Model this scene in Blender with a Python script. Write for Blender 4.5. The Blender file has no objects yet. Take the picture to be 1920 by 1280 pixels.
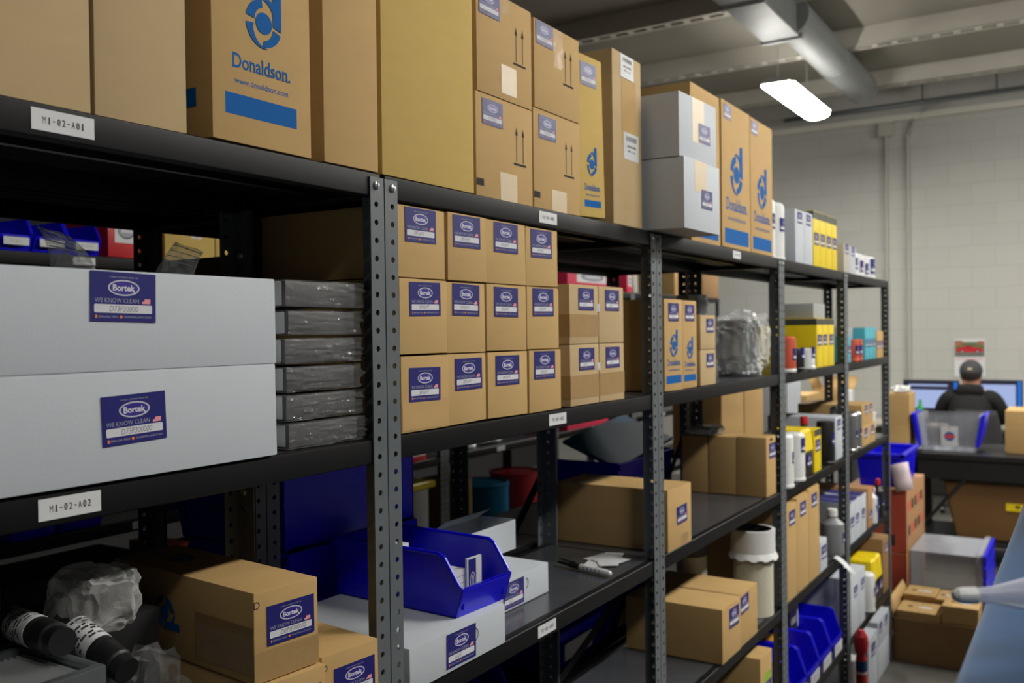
import bpy, bmesh, math, random
from mathutils import Vector, Matrix, Euler, noise
R=math.radians; PI=math.pi
random.seed(7)
SC=bpy.context.scene; COL=SC.collection

# ---------------------------------------------------------------- camera
cd=bpy.data.cameras.new('camera'); cam=bpy.data.objects.new('camera',cd); COL.objects.link(cam)
cd.sensor_width=36; cd.lens=32.648; cd.clip_start=.02; cd.clip_end=60
def cam_axes(yaw,pitch,roll):
    f=Vector((math.sin(yaw)*math.cos(pitch),math.cos(yaw)*math.cos(pitch),math.sin(pitch)))
    r=Vector((math.cos(yaw),-math.sin(yaw),0)); u=r.cross(f)
    c,s=math.cos(roll),math.sin(roll)
    return c*r+s*u,-s*r+c*u,f
r_,u_,f_=cam_axes(1.01243852,-.0105854306,-.0130511978)
cam.matrix_world=Matrix(((r_.x,u_.x,-f_.x,-1.02983581),(r_.y,u_.y,-f_.y,-.852426324),(r_.z,u_.z,-f_.z,1.66),(0,0,0,1)))
cd.dof.use_dof=True; cd.dof.focus_distance=1.22; cd.dof.aperture_fstop=6.4
SC.camera=cam
# ---------------------------------------------------------------- world, exposure
w=bpy.data.worlds.new('world'); SC.world=w; w.use_nodes=True
w.node_tree.nodes['Background'].inputs[0].default_value=(.9,.95,1,1)
w.node_tree.nodes['Background'].inputs[1].default_value=.02
vs=SC.view_settings; vs.view_transform='Standard'; vs.look='None'; vs.gamma=1; vs.use_curve_mapping=False
vs.exposure=0.0
LENS_STRENGTH=126.0
LAMPS=[(6.38,1.10),(-.8,-2.1),(1.8,-2.1),(4.4,-2.1),(7.0,-2.1)]
LAMP_Z=3.45

# ---------------------------------------------------------------- materials
MATS={}
def mat(name,col,rough=.6,metal=0,var=.06,scale=30,bump=.0,bscale=120,spec=.5,coat=0,stretch=(1,1,1)):
    m=bpy.data.materials.new(name); m.use_nodes=True; nt=m.node_tree; b=nt.nodes['Principled BSDF']
    b.inputs['Roughness'].default_value=rough; b.inputs['Metallic'].default_value=metal
    b.inputs['Specular IOR Level'].default_value=spec; b.inputs['Coat Weight'].default_value=coat
    tc=nt.nodes.new('ShaderNodeTexCoord'); mp=nt.nodes.new('ShaderNodeMapping'); mp.inputs['Scale'].default_value=stretch
    nt.links.new(tc.outputs['Object'],mp.inputs[0])
    n=nt.nodes.new('ShaderNodeTexNoise'); n.inputs['Scale'].default_value=scale; n.inputs['Detail'].default_value=4
    nt.links.new(mp.outputs[0],n.inputs[0])
    mx=nt.nodes.new('ShaderNodeMix'); mx.data_type='RGBA'
    c=Vector(col[:3])
    mx.inputs[6].default_value=(*[max(0,v*(1-var)) for v in c],1); mx.inputs[7].default_value=(*[min(1,v*(1+var)) for v in c],1)
    nt.links.new(n.outputs[0],mx.inputs[0]); nt.links.new(mx.outputs[2],b.inputs['Base Color'])
    if bump:
        n2=nt.nodes.new('ShaderNodeTexNoise'); n2.inputs['Scale'].default_value=bscale; n2.inputs['Detail'].default_value=3
        nt.links.new(mp.outputs[0],n2.inputs[0])
        bp=nt.nodes.new('ShaderNodeBump'); bp.inputs['Strength'].default_value=bump; bp.inputs['Distance'].default_value=.002
        nt.links.new(n2.outputs[0],bp.inputs['Height']); nt.links.new(bp.outputs[0],b.inputs['Normal'])
    MATS[name]=m; return m
def film(name,col=(.9,.92,.93),alpha=.28,rough=.12,bump=.6,bscale=45):
    m=bpy.data.materials.new(name); m.use_nodes=True; nt=m.node_tree; b=nt.nodes['Principled BSDF']
    b.inputs['Base Color'].default_value=(*col,1); b.inputs['Roughness'].default_value=rough; b.inputs['Specular IOR Level'].default_value=.8
    tr=nt.nodes.new('ShaderNodeBsdfTransparent'); mx=nt.nodes.new('ShaderNodeMixShader'); out=nt.nodes['Material Output']
    lw=nt.nodes.new('ShaderNodeLayerWeight'); lw.inputs[0].default_value=.35
    mr=nt.nodes.new('ShaderNodeMapRange'); mr.inputs[3].default_value=alpha*.6; mr.inputs[4].default_value=min(1,alpha*2.6)
    nt.links.new(lw.outputs['Facing'],mr.inputs[0]); nt.links.new(mr.outputs[0],mx.inputs[0])
    nt.links.new(tr.outputs[0],mx.inputs[1]); nt.links.new(b.outputs[0],mx.inputs[2]); nt.links.new(mx.outputs[0],out.inputs[0])
    n2=nt.nodes.new('ShaderNodeTexNoise'); n2.inputs['Scale'].default_value=bscale; n2.inputs['Detail'].default_value=2; n2.inputs['Distortion'].default_value=1.5
    tc=nt.nodes.new('ShaderNodeTexCoord'); nt.links.new(tc.outputs['Object'],n2.inputs[0])
    bp=nt.nodes.new('ShaderNodeBump'); bp.inputs['Strength'].default_value=bump; bp.inputs['Distance'].default_value=.004
    nt.links.new(n2.outputs[0],bp.inputs['Height']); nt.links.new(bp.outputs[0],b.inputs['Normal'])
    MATS[name]=m
def emit(name,col,s):
    m=bpy.data.materials.new(name); m.use_nodes=True; b=m.node_tree.nodes['Principled BSDF']
    b.inputs['Base Color'].default_value=(.8,.8,.8,1); b.inputs['Emission Color'].default_value=(*col,1); b.inputs['Emission Strength'].default_value=s
    MATS[name]=m
def M(n): return MATS[n]
K=dict(bump=.07,bscale=420,rough=.75,spec=.25)
mat('kraft_warm',(.49,.325,.135),var=.07,scale=14,stretch=(1,1,3),**K)
mat('kraft',(.47,.305,.125),var=.07,scale=14,stretch=(1,1,3),**K)
mat('kraft_pale',(.47,.345,.185),var=.06,scale=12,stretch=(1,1,3),**K)
mat('kraft_yellow',(.50,.345,.10),var=.07,scale=12,stretch=(1,1,4),**K)
mat('kraft_red',(.38,.21,.10),var=.1,scale=14,**K)
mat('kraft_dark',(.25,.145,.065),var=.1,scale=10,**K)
mat('rust_red',(.33,.055,.03),var=.1,scale=10,**K)
mat('card_white',(.475,.51,.555),rough=.6,var=.02,bump=.08,bscale=200,spec=.3)
mat('card_grey',(.33,.34,.34),rough=.6,var=.04,bump=.1,bscale=200,spec=.3)
mat('card_beige',(.45,.42,.36),rough=.6,var=.04,bump=.1,bscale=200,spec=.3)
mat('paper',(.60,.61,.63),rough=.55,var=.02)
mat('paper_pink',(.75,.62,.66),rough=.6,var=.03)
mat('tape_tan',(.36,.23,.10),rough=.28,var=.08,bump=.25,bscale=60)
mat('tape_buff',(.55,.43,.27),rough=.4,var=.05,bump=.2,bscale=60)
mat('ink_blue',(.003,.098,.335),rough=.7,spec=.12,var=.04)
mat('ink_black',(.03,.027,.025),rough=.7,spec=.12,var=.04)
mat('ink_pen',(.06,.06,.10),rough=.7,spec=.12,var=.04)
mat('ink_grey',(.35,.36,.42),rough=.7,spec=.12,var=.04)
mat('ink_faint',(.58,.58,.62),rough=.7,spec=.12,var=.02)
mat('ink_red',(.62,.06,.06),rough=.7,spec=.12,var=.05)
mat('navy',(.018,.018,.15),rough=.42,var=.12,scale=8,spec=.3)
mat('navy_deep',(.03,.018,.24),rough=.4,var=.15,scale=9)
mat('silver_ink',(.50,.51,.55),rough=.7,spec=.12,var=.12)
mat('white_ink',(.62,.62,.66),rough=.7,spec=.12,var=.01)
mat('orange_ink',(.75,.20,.03),rough=.7,spec=.12,var=.05)
mat('flag_pink',(.75,.30,.33),rough=.7,spec=.12,var=.1)
mat('post_grey',(.105,.120,.130),rough=.42,var=.12,scale=25,bump=.08,bscale=90,spec=.5)
mat('shelf_black',(.007,.007,.008),rough=.45,var=.2,scale=15,bump=.05,bscale=60,spec=.16)
mat('deck_grey',(.050,.054,.062),rough=.22,var=.18,scale=9,bump=.05,bscale=40,spec=.5)
mat('zinc',(.62,.63,.64),rough=.28,metal=1,var=.1,scale=200)
mat('bin_blue',(.006,.004,.66),rough=.3,var=.08,scale=10,spec=.5)
mat('blue_paint',(.014,.075,.20),rough=.5,var=.15,scale=6,bump=.05,spec=.3)
mat('teal_drum',(.006,.10,.20),rough=.6,var=.1,spec=.08)
mat('red_plastic',(.50,.018,.028),rough=.35,var=.08)
mat('pink_red',(.62,.03,.085),rough=.5,var=.06)
mat('filter_white',(.66,.67,.67),rough=.35,var=.03,spec=.5)
mat('filter_grey',(.04,.04,.042),rough=.55,var=.1,scale=40,bump=.3,bscale=160)
mat('filter_end',(.44,.46,.46),rough=.5,var=.05)
mat('filter_mesh',(.55,.53,.42),rough=.6,var=.12,scale=160,bump=.6,bscale=220)
mat('metal_grey',(.42,.43,.44),rough=.35,metal=.9,var=.1,scale=40)
mat('steel_dark',(.16,.18,.19),rough=.35,metal=.7,var=.2,scale=30)
mat('pleat',(.46,.48,.48),rough=.7,var=.12,scale=90,stretch=(1,12,1),bump=.4)
mat('black_plastic',(.012,.012,.013),rough=.4,var=.1)
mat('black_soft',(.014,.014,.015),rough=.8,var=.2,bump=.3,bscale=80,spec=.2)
mat('grey_soft',(.035,.036,.038),rough=.85,var=.2,bump=.3,bscale=80,spec=.2)
mat('yellow',(.75,.56,.003),rough=.45,var=.04)
mat('dark_band',(.055,.058,.04),rough=.5,var=.15)
mat('teal_box',(.06,.38,.48),rough=.5,var=.08)
mat('orange_red',(.48,.075,.035),rough=.45,var=.08)
mat('lime',(.25,.45,.02),rough=.5,var=.1)
mat('amber',(.55,.25,.02),rough=.4,var=.1)
mat('cyan_cap',(.01,.22,.62),rough=.35,var=.05)
mat('grey_plastic',(.19,.20,.21),rough=.4,var=.05)
mat('brown_bin',(.16,.078,.022),rough=.6,var=.15,scale=5,bump=.2)
mat('wall_grey',(.09,.09,.088),rough=.7,var=.05,scale=4)
mat('wall_dark',(.022,.022,.023),rough=.8,var=.1,scale=4)
mat('ceiling_paint',(.27,.255,.215),rough=.85,var=.04,scale=3)
mat('beam_paint',(.60,.58,.51),rough=.7,var=.05,scale=6)
mat('duct',(.22,.23,.23),rough=.55,metal=.2,var=.18,scale=7,bump=.1,bscale=30)
mat('fixture_grey',(.34,.33,.31),rough=.5,var=.05)
mat('conduit',(.40,.40,.36),rough=.6,var=.04)
mat('floor_concrete',(.10,.097,.085),rough=.5,var=.18,scale=4,bump=.15,bscale=60)
mat('skin',(.42,.20,.13),rough=.55,var=.08,scale=40)
mat('hair_dark',(.02,.015,.012),rough=.7,var=.2,scale=80,bump=.4)
mat('cap_grey',(.04,.042,.047),rough=.85,var=.12,bump=.3,bscale=200)
mat('green_pet',(.02,.36,.06),rough=.15,var=.1)
mat('photo_green',(.10,.13,.05),rough=.5,var=.3,scale=30)
mat('photo_autumn',(.30,.12,.06),rough=.5,var=.4,scale=40)
mat('photo_road',(.13,.14,.12),rough=.5,var=.2)
mat('photo_sky',(.55,.55,.55),rough=.5,var=.1)
mat('white_film',(.62,.64,.64),rough=.3,var=.05,bump=.8,bscale=30)
film('clear_film',alpha=.22); film('milky_film',(.70,.71,.69),alpha=.30,rough=.2); film('wrap_film',alpha=.05,rough=.10,bump=.9,bscale=30)
film('tote_clear',(.40,.42,.47),alpha=.30,rough=.25,bump=.05); film('bottle_milky',(.60,.63,.75),alpha=.8,rough=.35,bump=.05)
emit('lens',(1,.97,.90),LENS_STRENGTH); emit('lens_dim',(1,.97,.90),LENS_STRENGTH*.28); emit('lens_up',(1,.97,.90),LENS_STRENGTH*.55)
emit('screen_pale',(.50,.62,1.0),.72); emit('screen_blue',(.01,.20,.85),.75); emit('screen_dark',(.03,.03,.07),.5)
for n_ in ('screen_pale','screen_blue','screen_dark'): MATS[n_].node_tree.nodes['Principled BSDF'].inputs['Base Color'].default_value=(.01,.01,.012,1); MATS[n_].node_tree.nodes['Principled BSDF'].inputs['Specular IOR Level'].default_value=.1
def block_wall():
    m=bpy.data.materials.new('painted_block'); m.use_nodes=True; nt=m.node_tree; b=nt.nodes['Principled BSDF']; b.inputs['Roughness'].default_value=.6
    tc=nt.nodes.new('ShaderNodeTexCoord'); mp=nt.nodes.new('ShaderNodeMapping'); nt.links.new(tc.outputs['Object'],mp.inputs[0])
    mp.inputs['Rotation'].default_value=(R(90),0,R(90))
    sx=nt.nodes.new('ShaderNodeSeparateXYZ'); nt.links.new(tc.outputs['Object'],sx.inputs[0])
    ad=nt.nodes.new('ShaderNodeMath'); ad.operation='ADD'; nt.links.new(sx.outputs[0],ad.inputs[0]); nt.links.new(sx.outputs[1],ad.inputs[1])
    cb=nt.nodes.new('ShaderNodeCombineXYZ'); nt.links.new(ad.outputs[0],cb.inputs[0]); nt.links.new(sx.outputs[2],cb.inputs[1])
    br=nt.nodes.new('ShaderNodeTexBrick'); br.inputs['Scale'].default_value=1; br.inputs['Brick Width'].default_value=.406; br.inputs['Row Height'].default_value=.203
    br.inputs['Mortar Size'].default_value=.006; br.inputs['Mortar Smooth'].default_value=.6; br.inputs['Bias'].default_value=-.2
    br.inputs['Color1'].default_value=(.43,.43,.40,1); br.inputs['Color2'].default_value=(.415,.415,.385,1); br.inputs['Mortar'].default_value=(.375,.375,.345,1)
    nt.links.new(cb.outputs[0],br.inputs[0]); nt.links.new(br.outputs[0],b.inputs['Base Color'])
    bp=nt.nodes.new('ShaderNodeBump'); bp.inputs['Strength'].default_value=.35; bp.inputs['Distance'].default_value=.004; bp.invert=True
    nt.links.new(br.outputs['Fac'],bp.inputs['Height']); nt.links.new(bp.outputs[0],b.inputs['Normal']); MATS['painted_block']=m
block_wall()

# ---------------------------------------------------------------- mesh builder
class MB:
    def __init__(s): s.bm=bmesh.new(); s.ml=[]
    def mi(s,m):
        if m not in s.ml: s.ml.append(m)
        return s.ml.index(m)
    def poly(s,pts,m):
        f=s.bm.faces.new([s.bm.verts.new(p) for p in pts]); f.material_index=s.mi(m); return f
    def box(s,x0,x1,y0,y1,z0,z1,m,bev=0,seg=1,jit=0):
        j=lambda:(random.random()-.5)*2*jit
        v=[s.bm.verts.new((x+j(),y,z+j())) for z in (z0,z1) for y in (y0,y1) for x in (x0,x1)]
        fs=[s.bm.faces.new([v[i] for i in q]) for q in ((0,2,3,1),(4,5,7,6),(0,1,5,4),(2,6,7,3),(0,4,6,2),(1,3,7,5))]
        k=s.mi(m)
        for f in fs: f.material_index=k
        if bev: bmesh.ops.bevel(s.bm,geom=list({e for f in fs for e in f.edges}),offset=bev,segments=seg,affect='EDGES',profile=.6)
        return s
    def hexa(s,pts,m,bev=0):
        v=[s.bm.verts.new(p) for p in pts]  # order as box: z0(y0 x0x1,y1 x0x1), z1(...)
        fs=[s.bm.faces.new([v[i] for i in q]) for q in ((0,2,3,1),(4,5,7,6),(0,1,5,4),(2,6,7,3),(0,4,6,2),(1,3,7,5))]
        k=s.mi(m)
        for f in fs: f.material_index=k
        if bev: bmesh.ops.bevel(s.bm,geom=list({e for f in fs for e in f.edges}),offset=bev,segments=1,affect='EDGES',profile=.6)
        return s
    def lathe(s,prof,m,seg=24,c=(0,0,0),mx=None,sx=1,sy=1):
        rings=[]
        for r,z in prof:
            ring=[]
            for i in range(seg):
                a=2*PI*i/seg; p=Vector((max(r,1e-5)*math.cos(a)*sx,max(r,1e-5)*math.sin(a)*sy,z))
                if mx is not None: p=mx@p
                ring.append(s.bm.verts.new(p+Vector(c)))
            rings.append(ring)
        ms=m if isinstance(m,(list,tuple)) else [m]*(len(prof)-1)
        for k in range(len(prof)-1):
            for i in range(seg):
                j=(i+1)%seg
                f=s.bm.faces.new((rings[k][i],rings[k][j],rings[k+1][j],rings[k+1][i])); f.material_index=s.mi(ms[k])
        for ring,mm in ((rings[0][::-1],ms[0]),(rings[-1],ms[-1])):
            f=s.bm.faces.new(ring); f.material_index=s.mi(mm)
        return s
    def tube(s,pts,r,m,seg=8):
        pts=[Vector(p) for p in pts]; rs=r if isinstance(r,(list,tuple)) else [r]*len(pts)
        rings=[]; up=Vector((0,0,1))
        for i,p in enumerate(pts):
            t=(pts[min(i+1,len(pts)-1)]-pts[max(i-1,0)]).normalized()
            a=t.cross(up if abs(t.z)<.95 else Vector((1,0,0))).normalized(); b=t.cross(a)
            rings.append([s.bm.verts.new(p+rs[i]*(a*math.cos(2*PI*k/seg)+b*math.sin(2*PI*k/seg))) for k in range(seg)])
        k_=s.mi(m)
        for A,B in zip(rings,rings[1:]):
            for i in range(seg):
                f=s.bm.faces.new((A[i],A[(i+1)%seg],B[(i+1)%seg],B[i])); f.material_index=k_
        for ring in (rings[0],rings[-1][::-1]): s.bm.faces.new(ring).material_index=k_
        return s
    def prism(s,poly,d0,d1,m,fr):
        # poly: 2-D outline; fr(u,v,d)->xyz
        A=[s.bm.verts.new(fr(u,v,d0)) for u,v in poly]; B=[s.bm.verts.new(fr(u,v,d1)) for u,v in poly]
        k=s.mi(m); n=len(poly)
        s.bm.faces.new(A[::-1]).material_index=k; s.bm.faces.new(B).material_index=k
        for i in range(n): s.bm.faces.new((A[i],A[(i+1)%n],B[(i+1)%n],B[i])).material_index=k
        return s
    def art(s,art,o,U,V,N,sc=1,lift=.0003):
        o,U,V,N=map(Vector,(o,U,V,N))
        for lay,(vs,fs,m) in enumerate(art):
            vv=[s.bm.verts.new(o+U*(x*sc)+V*(y*sc)+N*(lift+.00002*lay)) for x,y in vs]; k=s.mi(m)
            for f in fs:
                try: q=s.bm.faces.new([vv[i] for i in f]); q.material_index=k
                except ValueError: pass
        return s
    def xf(s,mx): bmesh.ops.transform(s.bm,matrix=mx,verts=s.bm.verts); return s
    def mesh(s,name,ang=20,weld=False):
        me=bpy.data.meshes.new(name)
        bmesh.ops.recalc_face_normals(s.bm,faces=s.bm.faces)
        s.bm.to_mesh(me); s.bm.free()
        for m in s.ml: me.materials.append(M(m))
        if ang:
            for p in me.polygons: p.use_smooth=True
            me.set_sharp_from_angle(angle=R(ang))
        return me
    def build(s,name,parent=None,loc=(0,0,0),rot=(0,0,0),ang=20): return link(name,s.mesh(name,ang),parent,loc,rot)
def link(name,me,parent=None,loc=(0,0,0),rot=(0,0,0)):
    o=bpy.data.objects.new(name,me); COL.objects.link(o); o.location=loc; o.rotation_euler=rot
    if parent is not None: o.parent=parent
    return o
def tag(o,label,cat,group=None,kind=None):
    o['label']=label; o['category']=cat
    if group: o['group']=group
    if kind: o['kind']=kind
    return o
def thing(name,label,cat,loc=(0,0,0),rz=0,group=None):
    o=bpy.data.objects.new(name,None); COL.objects.link(o); o.empty_display_size=.05
    o.location=loc; o.rotation_euler=(0,0,rz); return tag(o,label,cat,group)
def struct(o): o['kind']='structure'; return o
def copy_tree(o,parent=None):
    c=o.copy(); COL.objects.link(c)
    if parent is not None: c.parent=parent
    for ch in list(o.children): copy_tree(ch,c)
    return c

# ---------------------------------------------------------------- flat art (printing, lettering)
TXT={}
def glyphs(t,bold=0.0,shear=0,space=1):
    k=(t,bold,shear,space)
    if k not in TXT:
        cu=bpy.data.curves.new('t','FONT'); cu.body=t; cu.size=1; cu.offset=bold; cu.resolution_u=4; cu.shear=shear; cu.space_character=space
        o=bpy.data.objects.new('t',cu); COL.objects.link(o); dg=bpy.context.evaluated_depsgraph_get(); dg.update()
        me=bpy.data.meshes.new_from_object(o.evaluated_get(dg))
        vs=[(v.co.x,v.co.y) for v in me.vertices]; fs=[tuple(p.vertices) for p in me.polygons]
        bpy.data.objects.remove(o); bpy.data.curves.remove(cu); bpy.data.meshes.remove(me)
        TXT[k]=(vs,fs)
    return TXT[k]
def text(t,m,w=None,h=None,cx=0,cy=0,bold=0,shear=0,space=1,left=None):
    vs,fs=glyphs(t,bold,shear,space)
    xs=[v[0] for v in vs]; ys=[v[1] for v in vs]; W=max(xs)-min(xs); H=max(ys)-min(ys)
    sx=(w/W) if w else h/H; sy=(h/H) if h else sx
    x0=(left if left is not None else cx-W*sx/2)
    return [([(x0+(x-min(xs))*sx,cy-H*sy/2+(y-min(ys))*sy) for x,y in vs],fs,m)]
def rect(x0,x1,y0,y1,m): return [([(x0,y0),(x1,y0),(x1,y1),(x0,y1)],[(0,1,2,3)],m)]
def rrect(x0,x1,y0,y1,r,m):
    p=[]
    for cx,cy,a in ((x1-r,y0+r,-90),(x1-r,y1-r,0),(x0+r,y1-r,90),(x0+r,y0+r,180)):
        p+=[(cx+r*math.cos(R(a+i*22.5)),cy+r*math.sin(R(a+i*22.5))) for i in range(5)]
    return [(p,[tuple(range(len(p)))],m)]
def ell(cx,cy,rx,ry,m,n=28): return [([(cx+rx*math.cos(2*PI*i/n),cy+ry*math.sin(2*PI*i/n)) for i in range(n)],[tuple(range(n))],m)]
def ring(cx,cy,rx,ry,t,m,a0=0,a1=360,n=32,t1=None,flat=1):
    vs=[];fs=[]
    for i in range(n+1):
        u=i/n; a=R(a0+(a1-a0)*u); tt=t if t1 is None else t+(t1-t)*u
        vs+=[(cx+rx*math.cos(a),cy+ry*math.sin(a)),(cx+(rx-tt)*math.cos(a),cy+(ry-tt*ry/rx)*math.sin(a))]
        if i: fs.append((2*i-2,2*i,2*i+1,2*i-1))
    return [(vs,fs,m)]
def polyart(p,m): return [(list(p),[tuple(range(len(p)))],m)]
def mv(a,dx,dy,s=1,sy=None):
    sy=s if sy is None else sy
    return [([(x*s+dx,y*sy+dy) for x,y in v],f,m) for v,f,m in a]
def bortek(hand,far=False):
    W,H=.0765,.051; a=rect(-W/2,W/2,-H/2,H/2,'navy')
    a+=ell(0,.0095,.0185,.0083,'silver_ink')+ell(0,.0095,.0166,.0068,'navy_deep')
    a+=text('Bortek','white_ink',w=.026,h=.0066,cy=.0095,bold=.03)
    a+=polyart([(.0095,.0085),(.0118,.0078),(.0142,.0035),(.0118,.0045)],'white_ink')
    a+=text('WE KNOW CLEAN','ink_grey',w=.051,h=.0046,left=-.0335,cy=-.0037,bold=-.005)
    a+=polyart([(.0215,-.0062),(.0315,-.0062),(.0315,-.0012),(.0245,-.0012),(.0245,-.0034),(.0215,-.0042)],'flag_pink')
    a+=rrect(-.034,.0335,-.0165,-.0078,.0012,'white_ink')
    if far: return a+text('800.626.7855   SWEEPERLAND.COM','ink_grey',w=.06,h=.0022,cy=-.0205)
    a+=text('A FAMILY COMPANY SINCE 1967','ink_grey',w=.034,h=.0017,cy=.0203)
    a+=text('PN:','ink_faint',h=.0052,left=-.032,cy=-.012)
    if hand: a+=text(hand,'ink_pen',w=.0037*len(hand),h=.0056,left=-.017,cy=-.0122,bold=-.012,shear=.18)
    a+=rect(-.033,-.0308,-.0222,-.0188,'orange_ink')+text('800.626.7855','ink_grey',w=.0225,h=.0021,left=-.0295,cy=-.0205)
    a+=ell(-.0035,-.0205,.0017,.0017,'orange_ink',10)+text('SWEEPERLAND.COM','ink_grey',w=.032,h=.0021,left=0,cy=-.0205)
    return a
STICK={}
def sticker_mesh(kind):
    if kind not in STICK:
        mb=MB()
        if kind[0]=='bar':    # white product label with bar code lines
            Wd,Hd=.06,.045; mb.box(-Wd/2,Wd/2,-.0003,0,-Hd/2,Hd/2,'paper'); a=[]
            for i in range(18):
                x=-.02+i*.0023; a+=rect(x,x+(.0007 if i%3 else .0014),.009,.017,'ink_black')
            a+=text('64310-0498','ink_black',w=.034,h=.0045,cy=0)+text('9091-1130','ink_black',w=.028,h=.0035,cy=-.008)
        elif kind[0]=='slip':  # printed packing slip
            Wd,Hd=.05,.06; mb.box(-Wd/2,Wd/2,-.0003,0,-Hd/2,Hd/2,'paper'); a=[]
            for i in range(8): a+=rect(-.02,(.018 if i%3 else .004),.022-i*.005,.0235-i*.005,'ink_grey')
            for i in range(12): a+=rect(-.01+i*.0018,-.009+i*.0018,-.024,-.018,'ink_black')
        else:
            mb.box(-.03825,.03825,-.0003,0,-.0255,.0255,'navy'); a=bortek(kind[1],kind[0]=='far')
        mb.art(a,(0,-.0003,0),(1,0,0),(0,0,1),(0,-1,0),1,.00005)
        STICK[kind]=mb.mesh('label',0)
    return STICK[kind]
CURV={}
def wrap_label(parent,r,w,zc,ang,kind=('far',''),loc=(0,0)):
    # a label bent around a can of radius r, centred at angle ang (0 = facing -Y)
    k=(kind,round(r,4),round(w,4))
    if k not in CURV:
        me=sticker_mesh(kind).copy(); s=w/.0765
        bm=bmesh.new(); bm.from_mesh(me)
        big=[e for e in bm.edges if abs(e.verts[0].co.x-e.verts[1].co.x)>.03]
        bmesh.ops.subdivide_edges(bm,edges=big,cuts=7,use_grid_fill=True)
        for v in bm.verts:
            a=v.co.x*s/r; d=r+.0004-v.co.y; z=v.co.z*s
            v.co=(d*math.sin(a),-d*math.cos(a),z)
        bm.to_mesh(me); bm.free(); CURV[k]=me
    return link('label',CURV[k],parent,(loc[0],loc[1],zc),(0,0,ang))

SERIF={'D':'L2 ','n':'L2R','a':'R','l':'L2','d':'R2','s':'','o':'','.':''}
def donaldson_word(m,w,cx,cy):
    a=[];word='Donaldson.'
    vs,_=glyphs(word); W=max(v[0] for v in vs); s=w/W
    for i,ch in enumerate(word):
        pre=max((v[0] for v in glyphs(word[:i+1])[0]));
        v,f=glyphs(ch,.012); cw=max(q[0] for q in v)-min(q[0] for q in v); x0=pre-cw; mx=min(q[0] for q in v); my=max(q[1] for q in v)
        a.append(([(cx-w/2+(x0+q[0]-mx)*s,cy+q[1]*s*1.22) for q in v],f,m))
        def bar(xa,ya,l=.21): a.extend(rect(cx-w/2+(xa-l/2)*s,cx-w/2+(xa+l/2)*s,cy+ya*s*1.22,cy+(ya*1.22+.045)*s,m))
        sp=SERIF.get(ch,'')
        if 'L' in sp: bar(x0+.045,0)
        if 'L2' in sp: bar(x0+.02,my-.03,.11)
        if 'R' in sp: bar(x0+cw-.045,0)
        if 'R2' in sp: bar(x0+cw-.07,my-.03,.11)
    return a
def dlogo(m='ink_blue'):
    # ring of swooshes round a disc, with an upright on the right; ring radius 1
    a=ell(0,0,.46,.46,m,32)
    a+=ring(0,0,1.0,1.0,.48,m,170,96,16,.34)                     # upper left arc
    a+=ring(0.03,.03,1.06,1.10,.04,m,108,40,16,.40)              # thin swoosh running into the upright
    a+=polyart([(.52,1.56),(1.0,1.62),(1.0,-.16),(.52,-.02)],m)  # upright
    a+=ring(0,0,1.0,1.0,.46,m,-18,-92,16,.26)                    # lower right arc
    a+=ring(0,-.03,1.0,1.06,.42,m,186,280,20,.02)                # lower left swoosh
    return a
def donaldson_panel(w,h,low=.0):
    # emblem, name, web address and bar for a panel w wide; origin at bottom centre
    a=rect(-w*.40,w*.40,h*.075,h*.075+w*.17,'ink_blue')
    y=h*.075+w*.17
    a+=text('www.donaldson.com','ink_blue',w=w*.62,cy=y+w*.12,bold=.004)
    a+=donaldson_word('ink_blue',w*.64,0,y+w*.24)
    return a+mv(dlogo(),0,y+w*.76,w*.175)
def arrows(m='ink_black'):
    a=[]
    for x in (-.011,.011):
        a+=rect(x-.0012,x+.0012,0,.05,m)+polyart([(x-.0045,.047),(x+.0045,.047),(x,.062)],m)
    return a+rect(-.021,.021,-.006,-.002,m)

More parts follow.
